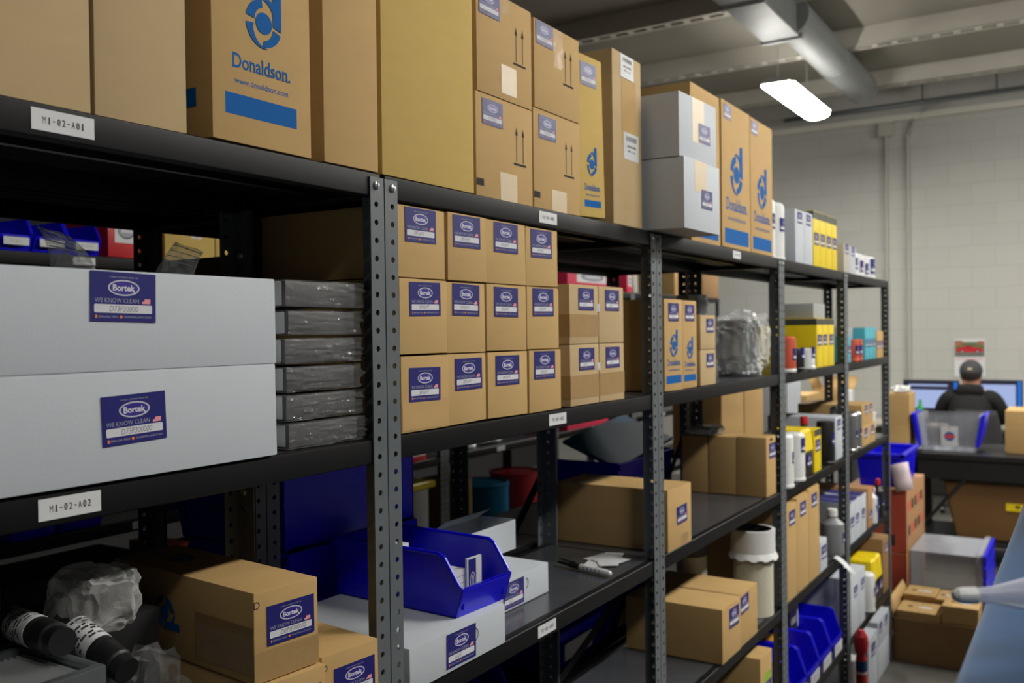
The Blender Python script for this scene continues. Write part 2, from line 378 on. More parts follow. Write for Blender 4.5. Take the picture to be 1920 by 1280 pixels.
# ---------------------------------------------------------------- cartons
def face_frame(f,w,d,h):
    return {'f':((-w/2,0,0),(1,0,0),(0,0,1),(0,-1,0),(0,0,0)),'l':((-w/2,d,0),(0,-1,0),(0,0,1),(-1,0,0),(0,0,R(-90))),
            't':((-w/2,0,h),(1,0,0),(0,1,0),(0,0,1),(R(-90),0,0))}[f]
def stick(parent,w,d,h,face,u,v,kind,width=.0765,rot=0):
    o,U,V,N,e=[Vector(q) for q in face_frame(face,w,d,h)]
    fw,fh={'f':(w,h),'l':(d,h),'t':(w,d)}[face]
    p=o+U*(u*fw)+V*(v*fh)+N*.0006
    ob=link('label',sticker_mesh(kind),parent,p,(e[0],e[1]+R(rot),e[2]))
    s=width/.0765; ob.scale=(s,1,s); return ob
def carton(label,F,y0,dep,m='kraft',cat='box',group=None,rz=0,name='carton',art=(),st=(),tape=(),flaps='t',lean=0,jit=.0007,bev=.0022):
    x0,x1,z0,z1=F; w,h=x1-x0,z1-z0; mb=MB()
    mb.box(-w/2,w/2,0,dep,0,h,m,bev,2,jit)
    t=.0016
    if flaps=='t':   # two top flaps meeting at a seam
        mb.box(-w/2+.001,-.0008,.001,dep-.001,h-.001,h+t-.001,m); mb.box(.0008,w/2-.001,.001,dep-.001,h-.001,h+t-.001,m)
    elif flaps=='d': # seam runs across the depth
        mb.box(-w/2+.001,w/2-.001,.001,dep/2-.0008,h-.001,h+t-.001,m); mb.box(-w/2+.001,w/2-.001,dep/2+.0008,dep-.001,h-.001,h+t-.001,m)
    for a,face,u,v in art:
        o,U,V,N,e=[Vector(q) for q in face_frame(face,w,dep,h)]; fw,fh={'f':(w,h),'l':(dep,h),'t':(w,dep)}[face]
        mb.art(a,o+U*(u*fw)+V*(v*fh),U,V,N,1,.0002)
    o=mb.build(name,None,((x0+x1)/2,y0,z0),(0,lean,rz)); tag(o,label,cat,group)
    for s in st: stick(o,w,dep,h,*s)
    for face,u0,u1,v0,v1,tm in tape:
        oo,U,V,N,e=[Vector(q) for q in face_frame(face,w,dep,h)]; fw,fh={'f':(w,h),'l':(dep,h),'t':(w,dep)}[face]
        tb=MB(); n=5
        for i in range(n):
            for jx in range(2):
                p=lambda a,b:tuple(oo+U*((u0+(u1-u0)*a)*fw)+V*((v0+(v1-v0)*b)*fh)+N*(.0004))
                tb.poly([p(jx/2,i/n),p((jx+1)/2,i/n),p((jx+1)/2,(i+1)/n),p(jx/2,(i+1)/n)],tm)
        tb.build('tape',o)
    return o
def can(label,x,y,z,r,h,m='filter_white',cat='filter',name='oil_filter',group=None,top='dome',lab=None,rim='filter_white',cap=None,ang=0):
    t=thing(name,label,cat,(x,y,z),0,group); mb=MB()
    if top=='dome': prof=[(r*.93,0),(r,.004),(r,h*.88),(r*.96,h*.94),(r*.8,h*.98),(r*.35,h)]
    elif top=='flat': prof=[(r*.97,0),(r,.003),(r,h-.004),(r*.96,h),(r*.2,h)]
    else: prof=[(r*.97,0),(r,.004),(r,h*.62),(r*.97,h*.68),(r*.42,h*.80),(r*.38,h*.84)]
    mb.lathe(prof,m,28); mb.build('body',t)
    if top!='bottle':
        MB().lathe([(r*1.02,.0005),(r*1.05,.003),(r*1.05,.010),(r*1.01,.012)],rim,28).build('rim',t)
    else:
        MB().lathe([(r*.42,h*.84),(r*.44,h*.85),(r*.44,h*.97),(r*.38,h)],cap or rim,20).build('cap',t)
    if lab:
        kind,w_,zc=lab; wrap_label(t,r,w_,zc,ang,kind)
    return t
def film_bag(name,size,m,seed,sub=4,amp=.22,parent=None,loc=(0,0,0),flat=.0,rot=(0,0,0)):
    # a crumpled closed bag: a boxy ball pushed in and out by folded noise
    bm=bmesh.new(); bmesh.ops.create_icosphere(bm,subdivisions=sub,radius=1)
    for v in bm.verts:
        p=v.co.copy(); q=Vector([math.copysign(abs(c)**.62,c) for c in p])
        n=noise.noise(p*2.2+Vector((seed,0,seed*.7))); n2=abs(noise.noise(p*5.5+Vector((0,seed,3))))
        k=1+amp*n-amp*.9*n2-amp*.2*abs(noise.noise(p*9+Vector((seed,2,1))))
        v.co=Vector((q.x*size[0]*k,q.y*size[1]*k,max(q.z*size[2]*k,-size[2]*.92)))
    me=bpy.data.meshes.new(name); bm.to_mesh(me); bm.free(); me.materials.append(M(m))
    for p in me.polygons: p.use_smooth=True
    me.set_sharp_from_angle(angle=R(32))
    return link(name,me,parent,loc,rot)
def tilt_sheet(name,pts,m,parent=None,th=.0006):
    # thin sheet through an n x k grid of points
    mb=MB(); n=len(pts); k=len(pts[0])
    for i in range(n-1):
        for j in range(k-1): mb.poly([pts[i][j],pts[i+1][j],pts[i+1][j+1],pts[i][j+1]],m)
    bmesh.ops.remove_doubles(mb.bm,verts=mb.bm.verts,dist=1e-5)
    o=mb.build(name,parent); s=o.modifiers.new('thickness','SOLIDIFY'); s.thickness=th; return o

# hopper-front stacking bin; front faces -Y, origin at front bottom centre
BINS={}
def bin_mesh(L,W,H,m='bin_blue'):
    k=(L,W,H,m)
    if k in BINS: return BINS[k]
    mb=MB(); t=.0028; lip=H*.48; fr=lambda s:(lambda u,v,d:(d*s,u,v))
    side=[(0.012,0),(-.004,lip),(.004,lip+.004),(L*.12,H-.006),(L*.16,H),(L,H),(L,0)]
    mb.prism(side,W/2-t,W/2,m,fr(1)); mb.prism(side,W/2-t,W/2,m,fr(-1))
    mb.box(-W/2,W/2,.012,L,0,t,m); mb.box(-W/2,W/2,L-t,L,0,H,m)
    mb.hexa([(-W/2,.012,0),(W/2,.012,0),(-W/2,.012+t,0),(W/2,.012+t,0),(-W/2,-.004,lip),(W/2,-.004,lip),(-W/2,-.004+t,lip),(W/2,-.004+t,lip)],m)
    for s in (1,-1):     # rolled rim along the top and down the hopper edge, two ribs
        mb.tube([(s*W/2,L,H),(s*W/2,L*.16,H),(s*W/2,L*.12,H-.006),(s*W/2,.004,lip+.004)],.0036,m,6)
        mb.box(s*W/2-.0026,s*W/2+.0026,L*.56,L*.56+.006,.004,H-.004,m); mb.box(s*W/2-.002,s*W/2+.002,L*.56,L,H*.52,H*.52+.006,m)
        mb.box(s*(W/2-.012)-.001,s*(W/2-.012)+.001,.004,.010,.012,lip-.004,m)
    mb.box(-W/2+.014,W/2-.014,-.0035,.004,lip-.004,lip,m); mb.box(-W/2,W/2,L-.003,L+.009,H-.02,H,m)
    BINS[k]=mb.mesh('stacking_bin'); return BINS[k]
def hopper_bin(label,x,y,z,rz,L,W,H,group=None,m='bin_blue',card=True):
    o=link('stacking_bin',bin_mesh(L,W,H,m),None,(x,y,z),(0,0,rz)); tag(o,label,'bin',group)
    if card:
        mb=MB().box(-W*.36,W*.36,-.0042-.004,-.0034-.004,H*.16,H*.40,'paper'); mb.art(text('M1-02-A','ink_grey',w=W*.34,h=H*.06),(0,-.0082,H*.28),(1,0,0),(0,0,1),(0,-1,0))
        mb.build('card',o)
    return o

# ---------------------------------------------------------------- the setting
def slab(name,x0,x1,y0,y1,z0,z1,m): return struct(MB().box(x0,x1,y0,y1,z0,z1,m).build(name,ang=0))
slab('floor',-4,9.2,-4.7,5.2,-.1,0,'floor_concrete')
slab('ceiling',-4,9.2,-4.7,5.2,4.08,4.2,'ceiling_paint')
slab('wall_far',9.0,9.2,-4.7,5.2,0,4.08,'painted_block')
slab('wall_near',-4.2,-4,-4.7,5.2,0,4.08,'wall_grey')
slab('wall_right',-4,9.0,-4.7,-4.5,0,4.08,'wall_grey')
slab('wall_left',-4,9.0,5.0,5.2,0,4.08,'wall_dark')
slab('trim_1',8.94,9.0,-4.5,5.0,3.72,3.78,'beam_paint')
# hollow ceiling beams with slotted undersides
def beam(x):
    mb=MB(); y0,y1=-4.5,5.0; wd=.13; z0,z1=3.93,4.08
    mb.box(x-wd/2,x-wd/2+.004,y0,y1,z0,z1,'beam_paint'); mb.box(x+wd/2-.004,x+wd/2,y0,y1,z0,z1,'beam_paint')
    mb.box(x-wd/2,x-.022,y0,y1,z0,z0+.004,'beam_paint'); mb.box(x+.03,x+wd/2,y0,y1,z0,z0+.004,'beam_paint')
    y=y0
    while y<y1:
        mb.box(x-.022,x+.03,y,y+.045,z0,z0+.004,'beam_paint'); y+=.15
    return struct(mb.build('trim_beam',ang=0))
for bx in (-1.6,-.18,1.24,2.66,4.08,5.50,6.92,8.35): beam(bx)

# ---------------------------------------------------------------- lamps
def make_lamp():
    t=thing('hanging_light','long white hanging light with grey housing, glowing below the duct','light',(0,0,LAMP_Z),0,'hanging lights over the aisles')
    L=1.2; n=9; wd=.21
    def arc(a,b,zs): return [(-wd/2*math.cos(PI*i/n)*a,zs+b*math.sin(PI*i/n)) for i in range(n+1)]
    mb=MB(); low=[(u,-v) for u,v in arc(1,.042,0)]
    mb.prism(low,-L/2,L/2,'lens',lambda u,v,d:(d,u,v)); mb.build('lens',t)
    mb=MB(); up=arc(1.0,.045,.004)
    mb.prism(up,-L/2+.0,L/2,'fixture_grey',lambda u,v,d:(d,u,v)); mb.prism([(u*.45,v*1.0+.03) for u,v in up],-L/2+.15,L/2-.15,'fixture_grey',lambda u,v,d:(d,u,v)); mb.build('housing',t)
    for s in (-1,1): MB().box(-.55,.55,s*.114-.008,s*.114+.008,.004,.008,'lens_up').build('upper_lens',t)
    for s in (-1,1): MB().tube([(s*.42,.035,.05),(s*.42,.035,.08),(s*.42,.035,4.08-LAMP_Z)],.004,'zinc',6).build('hanger',t)
    return t
lamp=make_lamp()
for i,(x,y) in enumerate(LAMPS):
    o=lamp if i==0 else copy_tree(lamp)
    if i: o['label']='hanging light over the aisles outside the picture'
    if x<0:
        for ch in o.children:
            if ch.name.startswith('lens'): ch.data=ch.data.copy(); ch.data.materials[0]=M('lens_dim')
    o.location=(x,y,LAMP_Z)

# ---------------------------------------------------------------- duct, conduits
d=thing('air_duct','grey metal air duct running under the ceiling above the shelves','duct',(0,0,0))
DY0,DY1=0.8901,1.1524; DX=5.6855
yc=.945
MB().tube([(DX-.1,yc,3.86),(7.0,yc,3.86),(7.95,yc,3.86)],.138,'duct',28).build('round_pipe',d)
MB().tube([(6.93,yc,3.86),(6.97,yc,3.86)],.145,'duct',28).build('pipe_collar',d)
MB().tube([(7.92,yc,3.86),(7.97,yc,3.86)],.144,'duct',28).build('end_cap',d)
mb=MB().box(1.5,DX,DY0,DY1,3.72,4.02,'duct',.004); mb.build('square_trunk',d)
for x in (2.4,3.6,4.8,DX-.02): MB().box(x-.02,x+.02,DY0-.015,DY1+.015,3.705,4.035,'duct',.003).build('joint_flange',d)
def pipe_on_wall(name,label,pts,r,m='conduit'):
    t=thing(name,label,'conduit',(0,0,0)); MB().tube(pts,r,m,10).build('tube',t); return t
t=pipe_on_wall('wall_conduit','pale conduit running down the far wall from a square junction box',[(8.97,.905,.0),(8.97,.905,3.60)],.016)
MB().box(8.94,9.0,.83,.98,3.58,3.72,'conduit',.006).build('junction_box',t)
pipe_on_wall('wall_conduit','pale conduit bending from the ceiling pipe down the far wall',[(8.97,.70,.0),(8.97,.70,3.55),(8.965,.66,3.68),(8.95,.55,3.78),(8.93,.35,3.83)],.016)
t=pipe_on_wall('ceiling_conduit','dark horizontal pipe along the top of the far wall',[(8.90,1.9,3.86),(8.90,-4.4,3.90)],.022,'steel_dark')
for y in (.55,-.1,-.35): MB().tube([(8.90,y,3.88-.0),(8.90,y,4.08)],.008,'steel_dark',6).build('hanger',t)

# ---------------------------------------------------------------- racks
PH=1.90; HP=.0254
def post_mesh(mir):
    mb=MB(); bm=mb.bm; k=mb.mi('post_grey'); th=.0019; rad=.0043; hc=.0165
    n=int(PH/HP)
    for ax in (0,1):
        fw=(.0285,.038)[ax^mir]
        def P(u,z,d): return (u,d,z) if ax==0 else (d,u,z)
        for i in range(n):
            z0=i*HP; z1=z0+HP; zc=z0+HP/2
            def layer(d):
                bo=[(fw,zc),(fw,z1),(hc,z1),(0,z1),(0,zc),(0,z0),(hc,z0),(fw,z0)]
                B=[bm.verts.new(P(u,z,d)) for u,z in bo]
                H=[bm.verts.new(P(hc+rad*math.cos(PI*q/4),zc+rad*math.sin(PI*q/4),d)) for q in range(8)]
                for q in range(8): bm.faces.new((B[q],B[(q+1)%8],H[(q+1)%8],H[q])).material_index=k
                return H
            A=layer(0); C=layer(th)
            for q in range(8): bm.faces.new((A[q],A[(q+1)%8],C[(q+1)%8],C[q])).material_index=k
        e=[P(fw,0,0),P(fw,n*HP,0),P(fw,n*HP,th),P(fw,0,th)]; mb.poly(e,'post_grey')
        mb.poly([P(0,n*HP,0),P(fw,n*HP,0),P(fw,n*HP,th),P(0,n*HP,th)],'post_grey')
    bmesh.ops.remove_doubles(bm,verts=bm.verts,dist=1e-6)
    return mb.mesh('post',30)
POST=post_mesh(0); POST_M=post_mesh(1)
def bolt_mesh():
    mb=MB(); r=.0062; mxr=Matrix.Rotation(R(90),4,'X')
    mb.lathe([(r,0),(r,.001),(r*.85,.0028),(r*.45,.0038),(.0002,.004)],'zinc',16,mx=mxr)
    mb.box(-.0008,.0008,-.0043,-.0035,-r*.8,r*.8,'steel_dark'); return mb.mesh('bolt')
BOLT=bolt_mesh()
PLAC={}
def mono(t,m,w,h):
    a=[]; n=len(t); cw=w/n
    for i,ch in enumerate(t):
        cx=-w/2+cw*(i+.5)
        if ch=='-': a+=rect(cx-cw*.28,cx+cw*.28,-h*.08,h*.06,m); continue
        a+=text(ch,m,w=cw*(.30 if ch=='1' else .70),h=h,cx=cx,bold=.008 if ch not in 'M1' else .0)
        if ch=='0': a+=polyart([(cx-cw*.2,-h*.26),(cx-cw*.12,-h*.3),(cx+cw*.2,h*.26),(cx+cw*.12,h*.3)],m)
        if ch=='1': a+=rect(cx-cw*.3,cx+cw*.3,-h*.5,-h*.42,m)
    return a
def placard_mesh(t):
    if t not in PLAC:
        mb=MB(); mb.box(-.033,.033,-.0006,0,-.0105,.0105,'paper')
        a=mono(t,'ink_black',.045,.0068)
        mb.art(a,(0,-.0006,0),(1,0,0),(0,0,1),(0,-1,0),1,.0001); PLAC[t]=mb.mesh('shelf_label',0)
    return PLAC[t]
def rack(label,x0,x1,yf,dep,levels,labels={},bolts=True,braces=(),group=None):
    t=thing('shelving_unit',label,'shelving unit',((x0+x1)/2,yf,0),0,group); hw=(x1-x0)/2-.0012
    for sx,sy,rz in ((-1,0,0),(1,0,90),(1,1,180),(-1,1,270)):
        p=link('post',POST if rz in (0,180) else POST_M,t,(sx*hw,dep*sy,0),(0,0,R(rz)))
        if bolts:
            u=.0165; zs=[levels[-1]-.018]
            for z in zs:
                b=link('bolt',BOLT,p,((u,0,z) if sx*(1-2*sy)<0 else (0,u,z)),(0,0,0 if sx*(1-2*sy)<0 else R(-90)))
            if sx>0:   # bolt heads on the inside of the side flange
                for z in levels:
                    if sy==0: link('bolt',BOLT,p,(u,.0019,z-.10),(0,0,R(180)))
                    else: link('bolt',BOLT,p,(.0019,u,z-.10),(0,0,R(90)))
    W=hw-.003
    for i,z in enumerate(levels):
        mb=MB(); mb.box(-W,W,.021,dep-.004,z-.004,z-.0005,'deck_grey')
        mb.box(-W,W,dep*.45,dep*.45+.06,z-.018,z-.004,'shelf_black',.002)
        for s in (-1,1): mb.box(s*W-.012*(s>0),s*W+.012*(s<0),.02,dep-.004,z-.03,z-.004,'shelf_black')
        s=mb.build('shelf',t)
        mb=MB(); mb.box(-W,W,.0024,.0205,z-.034,z,'shelf_black',.0035,3); mb.build('front_beam',s)
        mb=MB(); mb.box(-W,W,dep-.02,dep-.0024,z-.034,z,'shelf_black',.003,2); mb.build('rear_beam',s)
        if i in labels:
            u,txt,rot=labels[i]; link('shelf_label',placard_mesh(txt),s,(u-(x0+x1)/2,.0022,z-.0165),(0,R(rot),0))
    for (xa,za,xb,zb,y) in braces:
        c=(x0+x1)/2; mb=MB(); dv=Vector((xb-xa,0,zb-za)).normalized(); nn=Vector((-dv.z,0,dv.x))*.012
        A=Vector((xa-c,y-yf,za)); B=Vector((xb-c,y-yf,zb)); e=Vector((0,.0025,0))
        mb.hexa([A-nn,A+nn,A-nn+e,A+nn+e,B-nn,B+nn,B-nn+e,B+nn+e],'shelf_black'); mb.build('brace',t)
    return t
LV=[.37,.752,1.13,1.511,1.886]
XB=[-.972,-.003,.969,1.99,2.919,3.865]
DEP=.31
nm=['nearest black steel shelving unit, with the long white boxes','second black steel shelving unit from the camera, with the grid of labelled cartons','third black steel shelving unit from the camera, below the two white cartons','fourth black steel shelving unit, with the yellow boxes','farthest black steel shelving unit of the front row, by the aisle end']
labs=[{4:(-.487,'M1-02-A01',0),3:(-.487,'M1-02-A02',0)},{4:(.47,'M1-01-A01',0),3:(.497,'M1-01-A02',0),2:(.447,'M1-01-A03',0)},{4:(1.55,'M1-00-A01',0)},{},{}]
for i in range(5):
    br=[(XB[i]+.03,.76,XB[i+1]-.03,1.10,DEP-.008),(XB[i+1]-.03,.76,XB[i]+.03,1.10,DEP-.012)] if i<3 else []
    rack(nm[i],XB[i],XB[i+1],0,DEP,LV,labs[i],True,br)
    # B row, back to back with the front row
for i in range(3):
    rack(['nearest','middle','farthest'][i]+' dark shelving unit of the back to back row, seen through the front shelves',.07+.97*(i-1),.07+.97*i,.325,.30,LV,{},False,[(.07+.97*i-.03,1.29,.07+.97*(i-1)+.4,.80,.34)])
CX=[-.73,.24,1.21,2.18,3.15,4.12,5.09,5.68]
CY=1.5
for i in range(7):
    rack(['first','second','third','fourth','fifth','sixth','narrow last'][i]+' steel shelving unit from the left across the far aisle',CX[i],CX[i+1],CY,.31,LV,{4:(CX[i]+.28,'M2-01-A01',0),2:(CX[i]+.45,'M2-01-A03',0)},False)

# added racks across the aisle, never in view, placed to shade the floor
for i in range(3):
    rack(('first','second','third')[i]+' added shelving unit across the aisle, out of view, to shade the floor',.45+.97*i,.45+.97*(i+1),-1.33,.31,LV,{},False)
# work bench behind the racks
t=thing('work_bench','dark work bench with clutter behind the third, fourth and fifth shelving units','bench',(4.2,.92,0))
MB().box(0,4.0,0,.54,.885,.925,'black_plastic',.004).build('benchtop',t)
for x in (.05,1.97,3.95):
    for y in (.05,.49): MB().box(x-.025,x+.025,y-.025,y+.025,.001,.885,'black_plastic').build('leg',t)

# ================================================================ top shelf of the front row
T=1.887
dn=lambda w,h:[(donaldson_panel(w,h),'f',.5,0)]
X0=-1.0
G='plain kraft cartons on the top shelf'
carton('plain kraft carton at the far left of the top shelf, above the M1-02-A01 label',(-.70,-0.4482,T,2.32),.015,.27,'kraft_pale',group=G)
carton('plain kraft carton on the top shelf, left of the blue-barred emblem carton',(-0.4449,-0.3308,T,2.32),.013,.26,'kraft_pale',group=G)
F=(-0.3043,-0.1453,T,2.33); w_=F[1]-F[0]
pa=rect(-w_*.36,w_*.36,.033,.058,'ink_blue')+text('www.donaldson.com','ink_blue',w=w_*.54,cy=.074,bold=.004)+donaldson_word('ink_blue',w_*.585,0,.089)+mv(dlogo(),.004,.152,.0285,.0285)
carton('large kraft carton with blue emblem, lettering and bar, nearest the camera on top',F,.002,.28,'kraft',art=[(pa,'f',.48,0),(rect(.05,0.2527,.040,.062,'ink_blue'),'l',0,0)],group='blue lettered filter cartons')
carton('plain kraft carton on the top shelf, right of the large blue-emblem carton',(-0.1186,-0.0095,T,2.32),.004,.27,'kraft',group=G)
carton('wide yellowish kraft carton on the top shelf above the first double post',(0.0016,0.2343,T,2.32),.006,.27,'kraft_yellow',group=G)
ar=arrows()
xa,xb,xc,xd=0.2468,0.4292,0.434,0.6154
zl=2.0603; zr=2.0697; zt=2.2381; zt2=2.233
G='arrow printed cartons stacked two by two'
bk=rect(0,.022,0,.012,'ink_black')
carton('arrow printed carton, lower left of the four on the top shelf',(xa,xb,T,zl),.010,.24,art=[(ar,'f',.76,.42),(bk,'f',.0,.10)],st=[('f',.275,.83,('b','73P30000'),.064)],tape=[('f',.40,.70,.0,.28,'tape_buff')],group=G)
carton('arrow printed carton, upper left of the four on the top shelf',(xa+.002,xb-.002,zl+.001,zt),.008,.24,art=[(ar,'f',.76,.42)],st=[('f',.22,.86,('b',''),.064)],tape=[('f',.42,.70,.06,.34,'tape_buff'),('f',.05,.6,.84,1.0,'wrap_film')],group=G)
carton('arrow printed carton, lower right of the four on the top shelf',(xc,xd,T,zr),.010,.24,art=[(ar,'f',.74,.42),(bk,'f',.0,.10)],st=[('f',.28,.83,('b','73P30000'),.064)],tape=[('f',.36,.68,.0,.22,'tape_buff')],group=G)
carton('arrow printed carton, upper right of the four on the top shelf',(xc+.002,xd-.004,zr+.001,zt2),.008,.24,art=[(ar,'f',.74,.42)],st=[('f',.22,.86,('b','73P30000'),.064)],tape=[('f',.42,.62,.55,1.0,'wrap_film')],group=G)
F=(.626,0.7391,T+.006,2.2187); w_=F[1]-F[0]
carton('narrow golden carton leaning left on the top shelf, blue emblem near foot',F,.016,.26,'kraft_yellow',lean=R(-2.2),art=[(rect(-w_*.33,w_*.33,.02,.034,'ink_blue')+text('www.donaldson.com','ink_blue',w=w_*.55,cy=.045)+donaldson_word('ink_blue',w_*.62,0,.054)+mv(dlogo(),0,.108,.022),'f',.5,0)],st=[('f',.45,.885,('b','73P30000'),.07)],group='blue lettered filter cartons')
F=(0.7623,0.9096,T,2.2596)
carton('tall pale kraft carton on the top shelf with two white bar code labels',F,.008,.25,'kraft_pale',st=[('f',.5,.93,('bar',),.085),('f',.62,.47,('bar',),.10)],tape=[('f',.3,.8,.5,.86,'kraft')])
# two white cartons overhanging the edge
yo=-.086
XL,XR=0.9339,1.1501
zs=2.0473; zt=2.1922
G='white cartons overhanging the top shelf'
carton('white carton overhanging the top shelf, lower of the two',(XL,XR,T,zs),yo,.30,'card_white',st=[('f',.62,.47,('b','73P30000'),.066)],tape=[('f',.28,.62,.55,1.0,'tape_buff')],rz=R(-1.5),group=G)
carton('white carton overhanging the top shelf, upper of the two',(XL-.004,XR-.010,zs+.001,zt),yo+.006,.30,'card_white',st=[('f',.66,.47,('b','73P30000'),.066)],tape=[('f',.34,.66,.3,1.0,'tape_buff')],rz=R(-3),group=G)
G='blue lettered filter cartons'
zt=2.2906
def don(label,x0,x1,z0,z1,y0,dep,low=.05,st=(),g=G,m='kraft'):
    w=x1-x0
    a=rect(-w*.42,w*.42,low,low+w*.17,'ink_blue')+text('www.donaldson.com','ink_blue',w=w*.64,cy=low+w*.29,bold=.004)+donaldson_word('ink_blue',w*.74,0,low+w*.38)+mv(dlogo(),.0,low+w*.80,w*.215)
    return carton(label,(x0,x1,z0,z1),y0,dep,m,art=[(a,'f',.5,0)],st=st,group=g)
don('tall blue-emblem kraft carton half hidden behind the two white cartons',1.22,1.4377,T,2.2903,.010,.27,.012)
don('tall blue-emblem carton on the top shelf, middle of three by white cartons',1.4416,1.6897,T,2.2919,.006,.27,.012,[('f',.2,.93,('b',''),.06)])
don('tall blue-emblem carton on the top shelf, rightmost of three, beside white canisters',1.6949,1.917,T,2.2895,.006,.27,.012,[('f',.18,.93,('b',''),.06)])
# fourth and fifth bays
G='white canister filters on the top shelf'
for i,(a,b,yt) in enumerate(((1454,1474,367),(1474,1490,376))):
    x0,x1=(1.9258,2.0414) if i==0 else (2.0414,2.1448)
    h=(2.0859 if i==0 else 2.083)-T
    r=(x1-x0)*.44
    can(('left','right')[i]+' white canister filter of the pair at the end of the emblem cartons',(x0+x1)/2-.0,.02+r,T,r,h,'filter_white',group=G,lab=(('far',''),r*1.5,h*.60),ang=R(10))
G='slim white cartons on the top shelf'
for i,(xl,xr,yt) in enumerate(([[2.205,2.3182,2.0699],[2.3219,2.4385,2.0728]])):
    carton(('left','right')[i]+' slim white carton of the pair beside the yellow boxes on top',(xl,xr,T,yt),.012,.24,'card_white',st=[('f',.5,.86,('far',''),.06)],group=G)
G='yellow boxes with dark tops on the top shelf'
for i,(xl,xr,yt) in enumerate(([[2.4424,2.5296,2.0891],[2.5337,2.625,2.0906],[2.6293,2.7205,2.0921],[2.7249,2.8112,2.0933]])):
    w=xr-xl;h=yt-T
    carton(('first','second','third','fourth')[i]+' yellow box from the left with a dark top on the top shelf',(xl,xr,T,yt),.010,.24,'yellow',art=[(rect(-w/2+.001,w/2-.001,h*.86,h-.001,'dark_band'),'f',.5,0),(rect(0,.24,h*.86,h-.001,'dark_band'),'l',0,0)],st=[('f',.5,.5,('far',''),.068)],group=G)
G='beige sided boxes on the top shelf'
for i,(xl,xr,yt) in enumerate(([[2.9411,3.0518,2.005],[3.057,3.1681,2.0022]])):
    carton(('left','right')[i]+' beige box of the pair right of the yellow boxes on top',(xl,xr,T,yt),.012,.22,'card_beige' if i==0 else 'card_white',st=[('f',.5,.83,('far',''),.06)],group=G)
G='white wrapped filters on the top shelf end'
for i,(xl,xr,yt) in enumerate(([[3.1888,3.3007,1.9908],[3.3064,3.418,1.9916],[3.418,3.5285,1.9916],[3.5411,3.697,1.9945]])):
    r=(xr-xl)*.46; h=yt-T
    t=can(('first','second','third','fourth')[i]+' white wrapped filter from the left at the far end of the top shelf',(xl+xr)/2,.02+r,T,r,h,'filter_white',group=G,lab=(('far',''),r*1.5,h*(.5-.06*i if i<3 else .55)),ang=R(10))
# ================================================================ second shelf
S2=1.512
# long white boxes, near left
zsplit=1.6241; ztop=1.7275; xe=-0.2176
G='long white boxes stacked on the second shelf'
carton('long white box on the second shelf, lower of two, behind the M1-02-A02 label',(-.86,xe,S2,zsplit),-.003,.30,'card_white',st=[('f',0.6898,.56,('b','D73P300000'),.0765,-2)],group=G,flaps='d')
carton('long white box on the second shelf, upper of two, with zip bags behind',(-.86,xe+.001,zsplit+.0008,ztop),-.003,.30,'card_white',st=[('f',0.6725,.74,('b','D73P30000'),.0765,1)],group=G,flaps='d')
# zip bags standing up behind the white boxes
def zipbag(label,px,dx,ang,z0):
    t=thing('zip_bag',label,'bag',(px,.16,z0),R(-30)); pts=[]
    for i in range(7):
        v=i/6; wd=.019+.008*(1-v)
        pts.append([(dx*v*v+(j/4-.5)*2*wd*(1-.1*v), .012*math.sin(j*1.7+i)*.6, v*.055-.012*(j/4-.5)*v) for j in range(5)])
    o=tilt_sheet('pouch',pts,'milky_film',t)
    for k in range(4):
        v=.62+.11*k; MB().tube([(dx*v*v-.018,.004,v*.055+.006*v),(dx*v*v+.018,.004,v*.055-.006*v)],.0007,'paper',5).build('zip_ridge',t)
    return t
zb=[-0.3758,0.16,1.7428]
zipbag('clear zip bag poking up behind the white boxes, left of two',zb[0],-.022,0,ztop+.002)
zb=[-0.2269,0.16,1.7457]
zipbag('clear zip bag poking up behind the white boxes, right of two',zb[0]-.012,.022,0,ztop-.006)
# six wrapped panel filters
G='wrapped panel filters in a stack'
ord6=['bottom','second from bottom','third from bottom','fourth from bottom','second from top','top']
zz=[1.5131,1.5492,1.5859,1.622,1.6588,1.6949,1.7338]
xl,xr=-0.1796,-0.0465
zz=[S2+(q-zz[0]) for q in zz]
for i in range(6):
    h=zz[i+1]-zz[i]-.003; wd=xr-xl+(.003 if i%2 else -.002); xc_=(xl+xr)/2+(random.random()-.5)*.004
    t=thing('panel_filter','grey panel filter wrapped in clear plastic, '+ord6[i]+' of the stack of six','filter',(xc_,.018,zz[i]+.001),R(-1+2*random.random()),G)
    MB().box(-wd/2,wd/2,.006,.235,.002,h-.002,'filter_end',.004,2).build('frame',t)
    MB().box(-wd/2+.001,wd/2-.001,0,.011,.001,h-.001,'filter_grey',.004,2).build('gasket_face',t)
    bm=bmesh.new(); bmesh.ops.create_cube(bm,size=1); bmesh.ops.subdivide_edges(bm,edges=bm.edges,cuts=9,use_grid_fill=True)
    for v in bm.verts:
        p=v.co.copy(); n=noise.noise(p*5+Vector((i*7,0,0))); n2=abs(noise.noise(p*11+Vector((0,i*5,0))))
        g=.0022+.0035*n2
        v.co=Vector((p.x*(wd+2*g+.004),.118+p.y*(.24+2*g)-(.0 if p.y>0 else .004*n2),h/2+p.z*(h-.001)+(.002*n if abs(p.z)<.45 else 0)))
        if p.x>.45: v.co.x+=.006*n2+.004*n
    me=bpy.data.meshes.new('wrap'); bm.to_mesh(me); bm.free(); me.materials.append(M('wrap_film'))
    for p in me.polygons: p.use_smooth=True
    me.set_sharp_from_angle(angle=R(18)); link('wrap',me,t)
carton('large kraft carton in shadow behind the wrapped panel filters',(.10,.48,1.512,1.80),.335,.27,'kraft_dark')
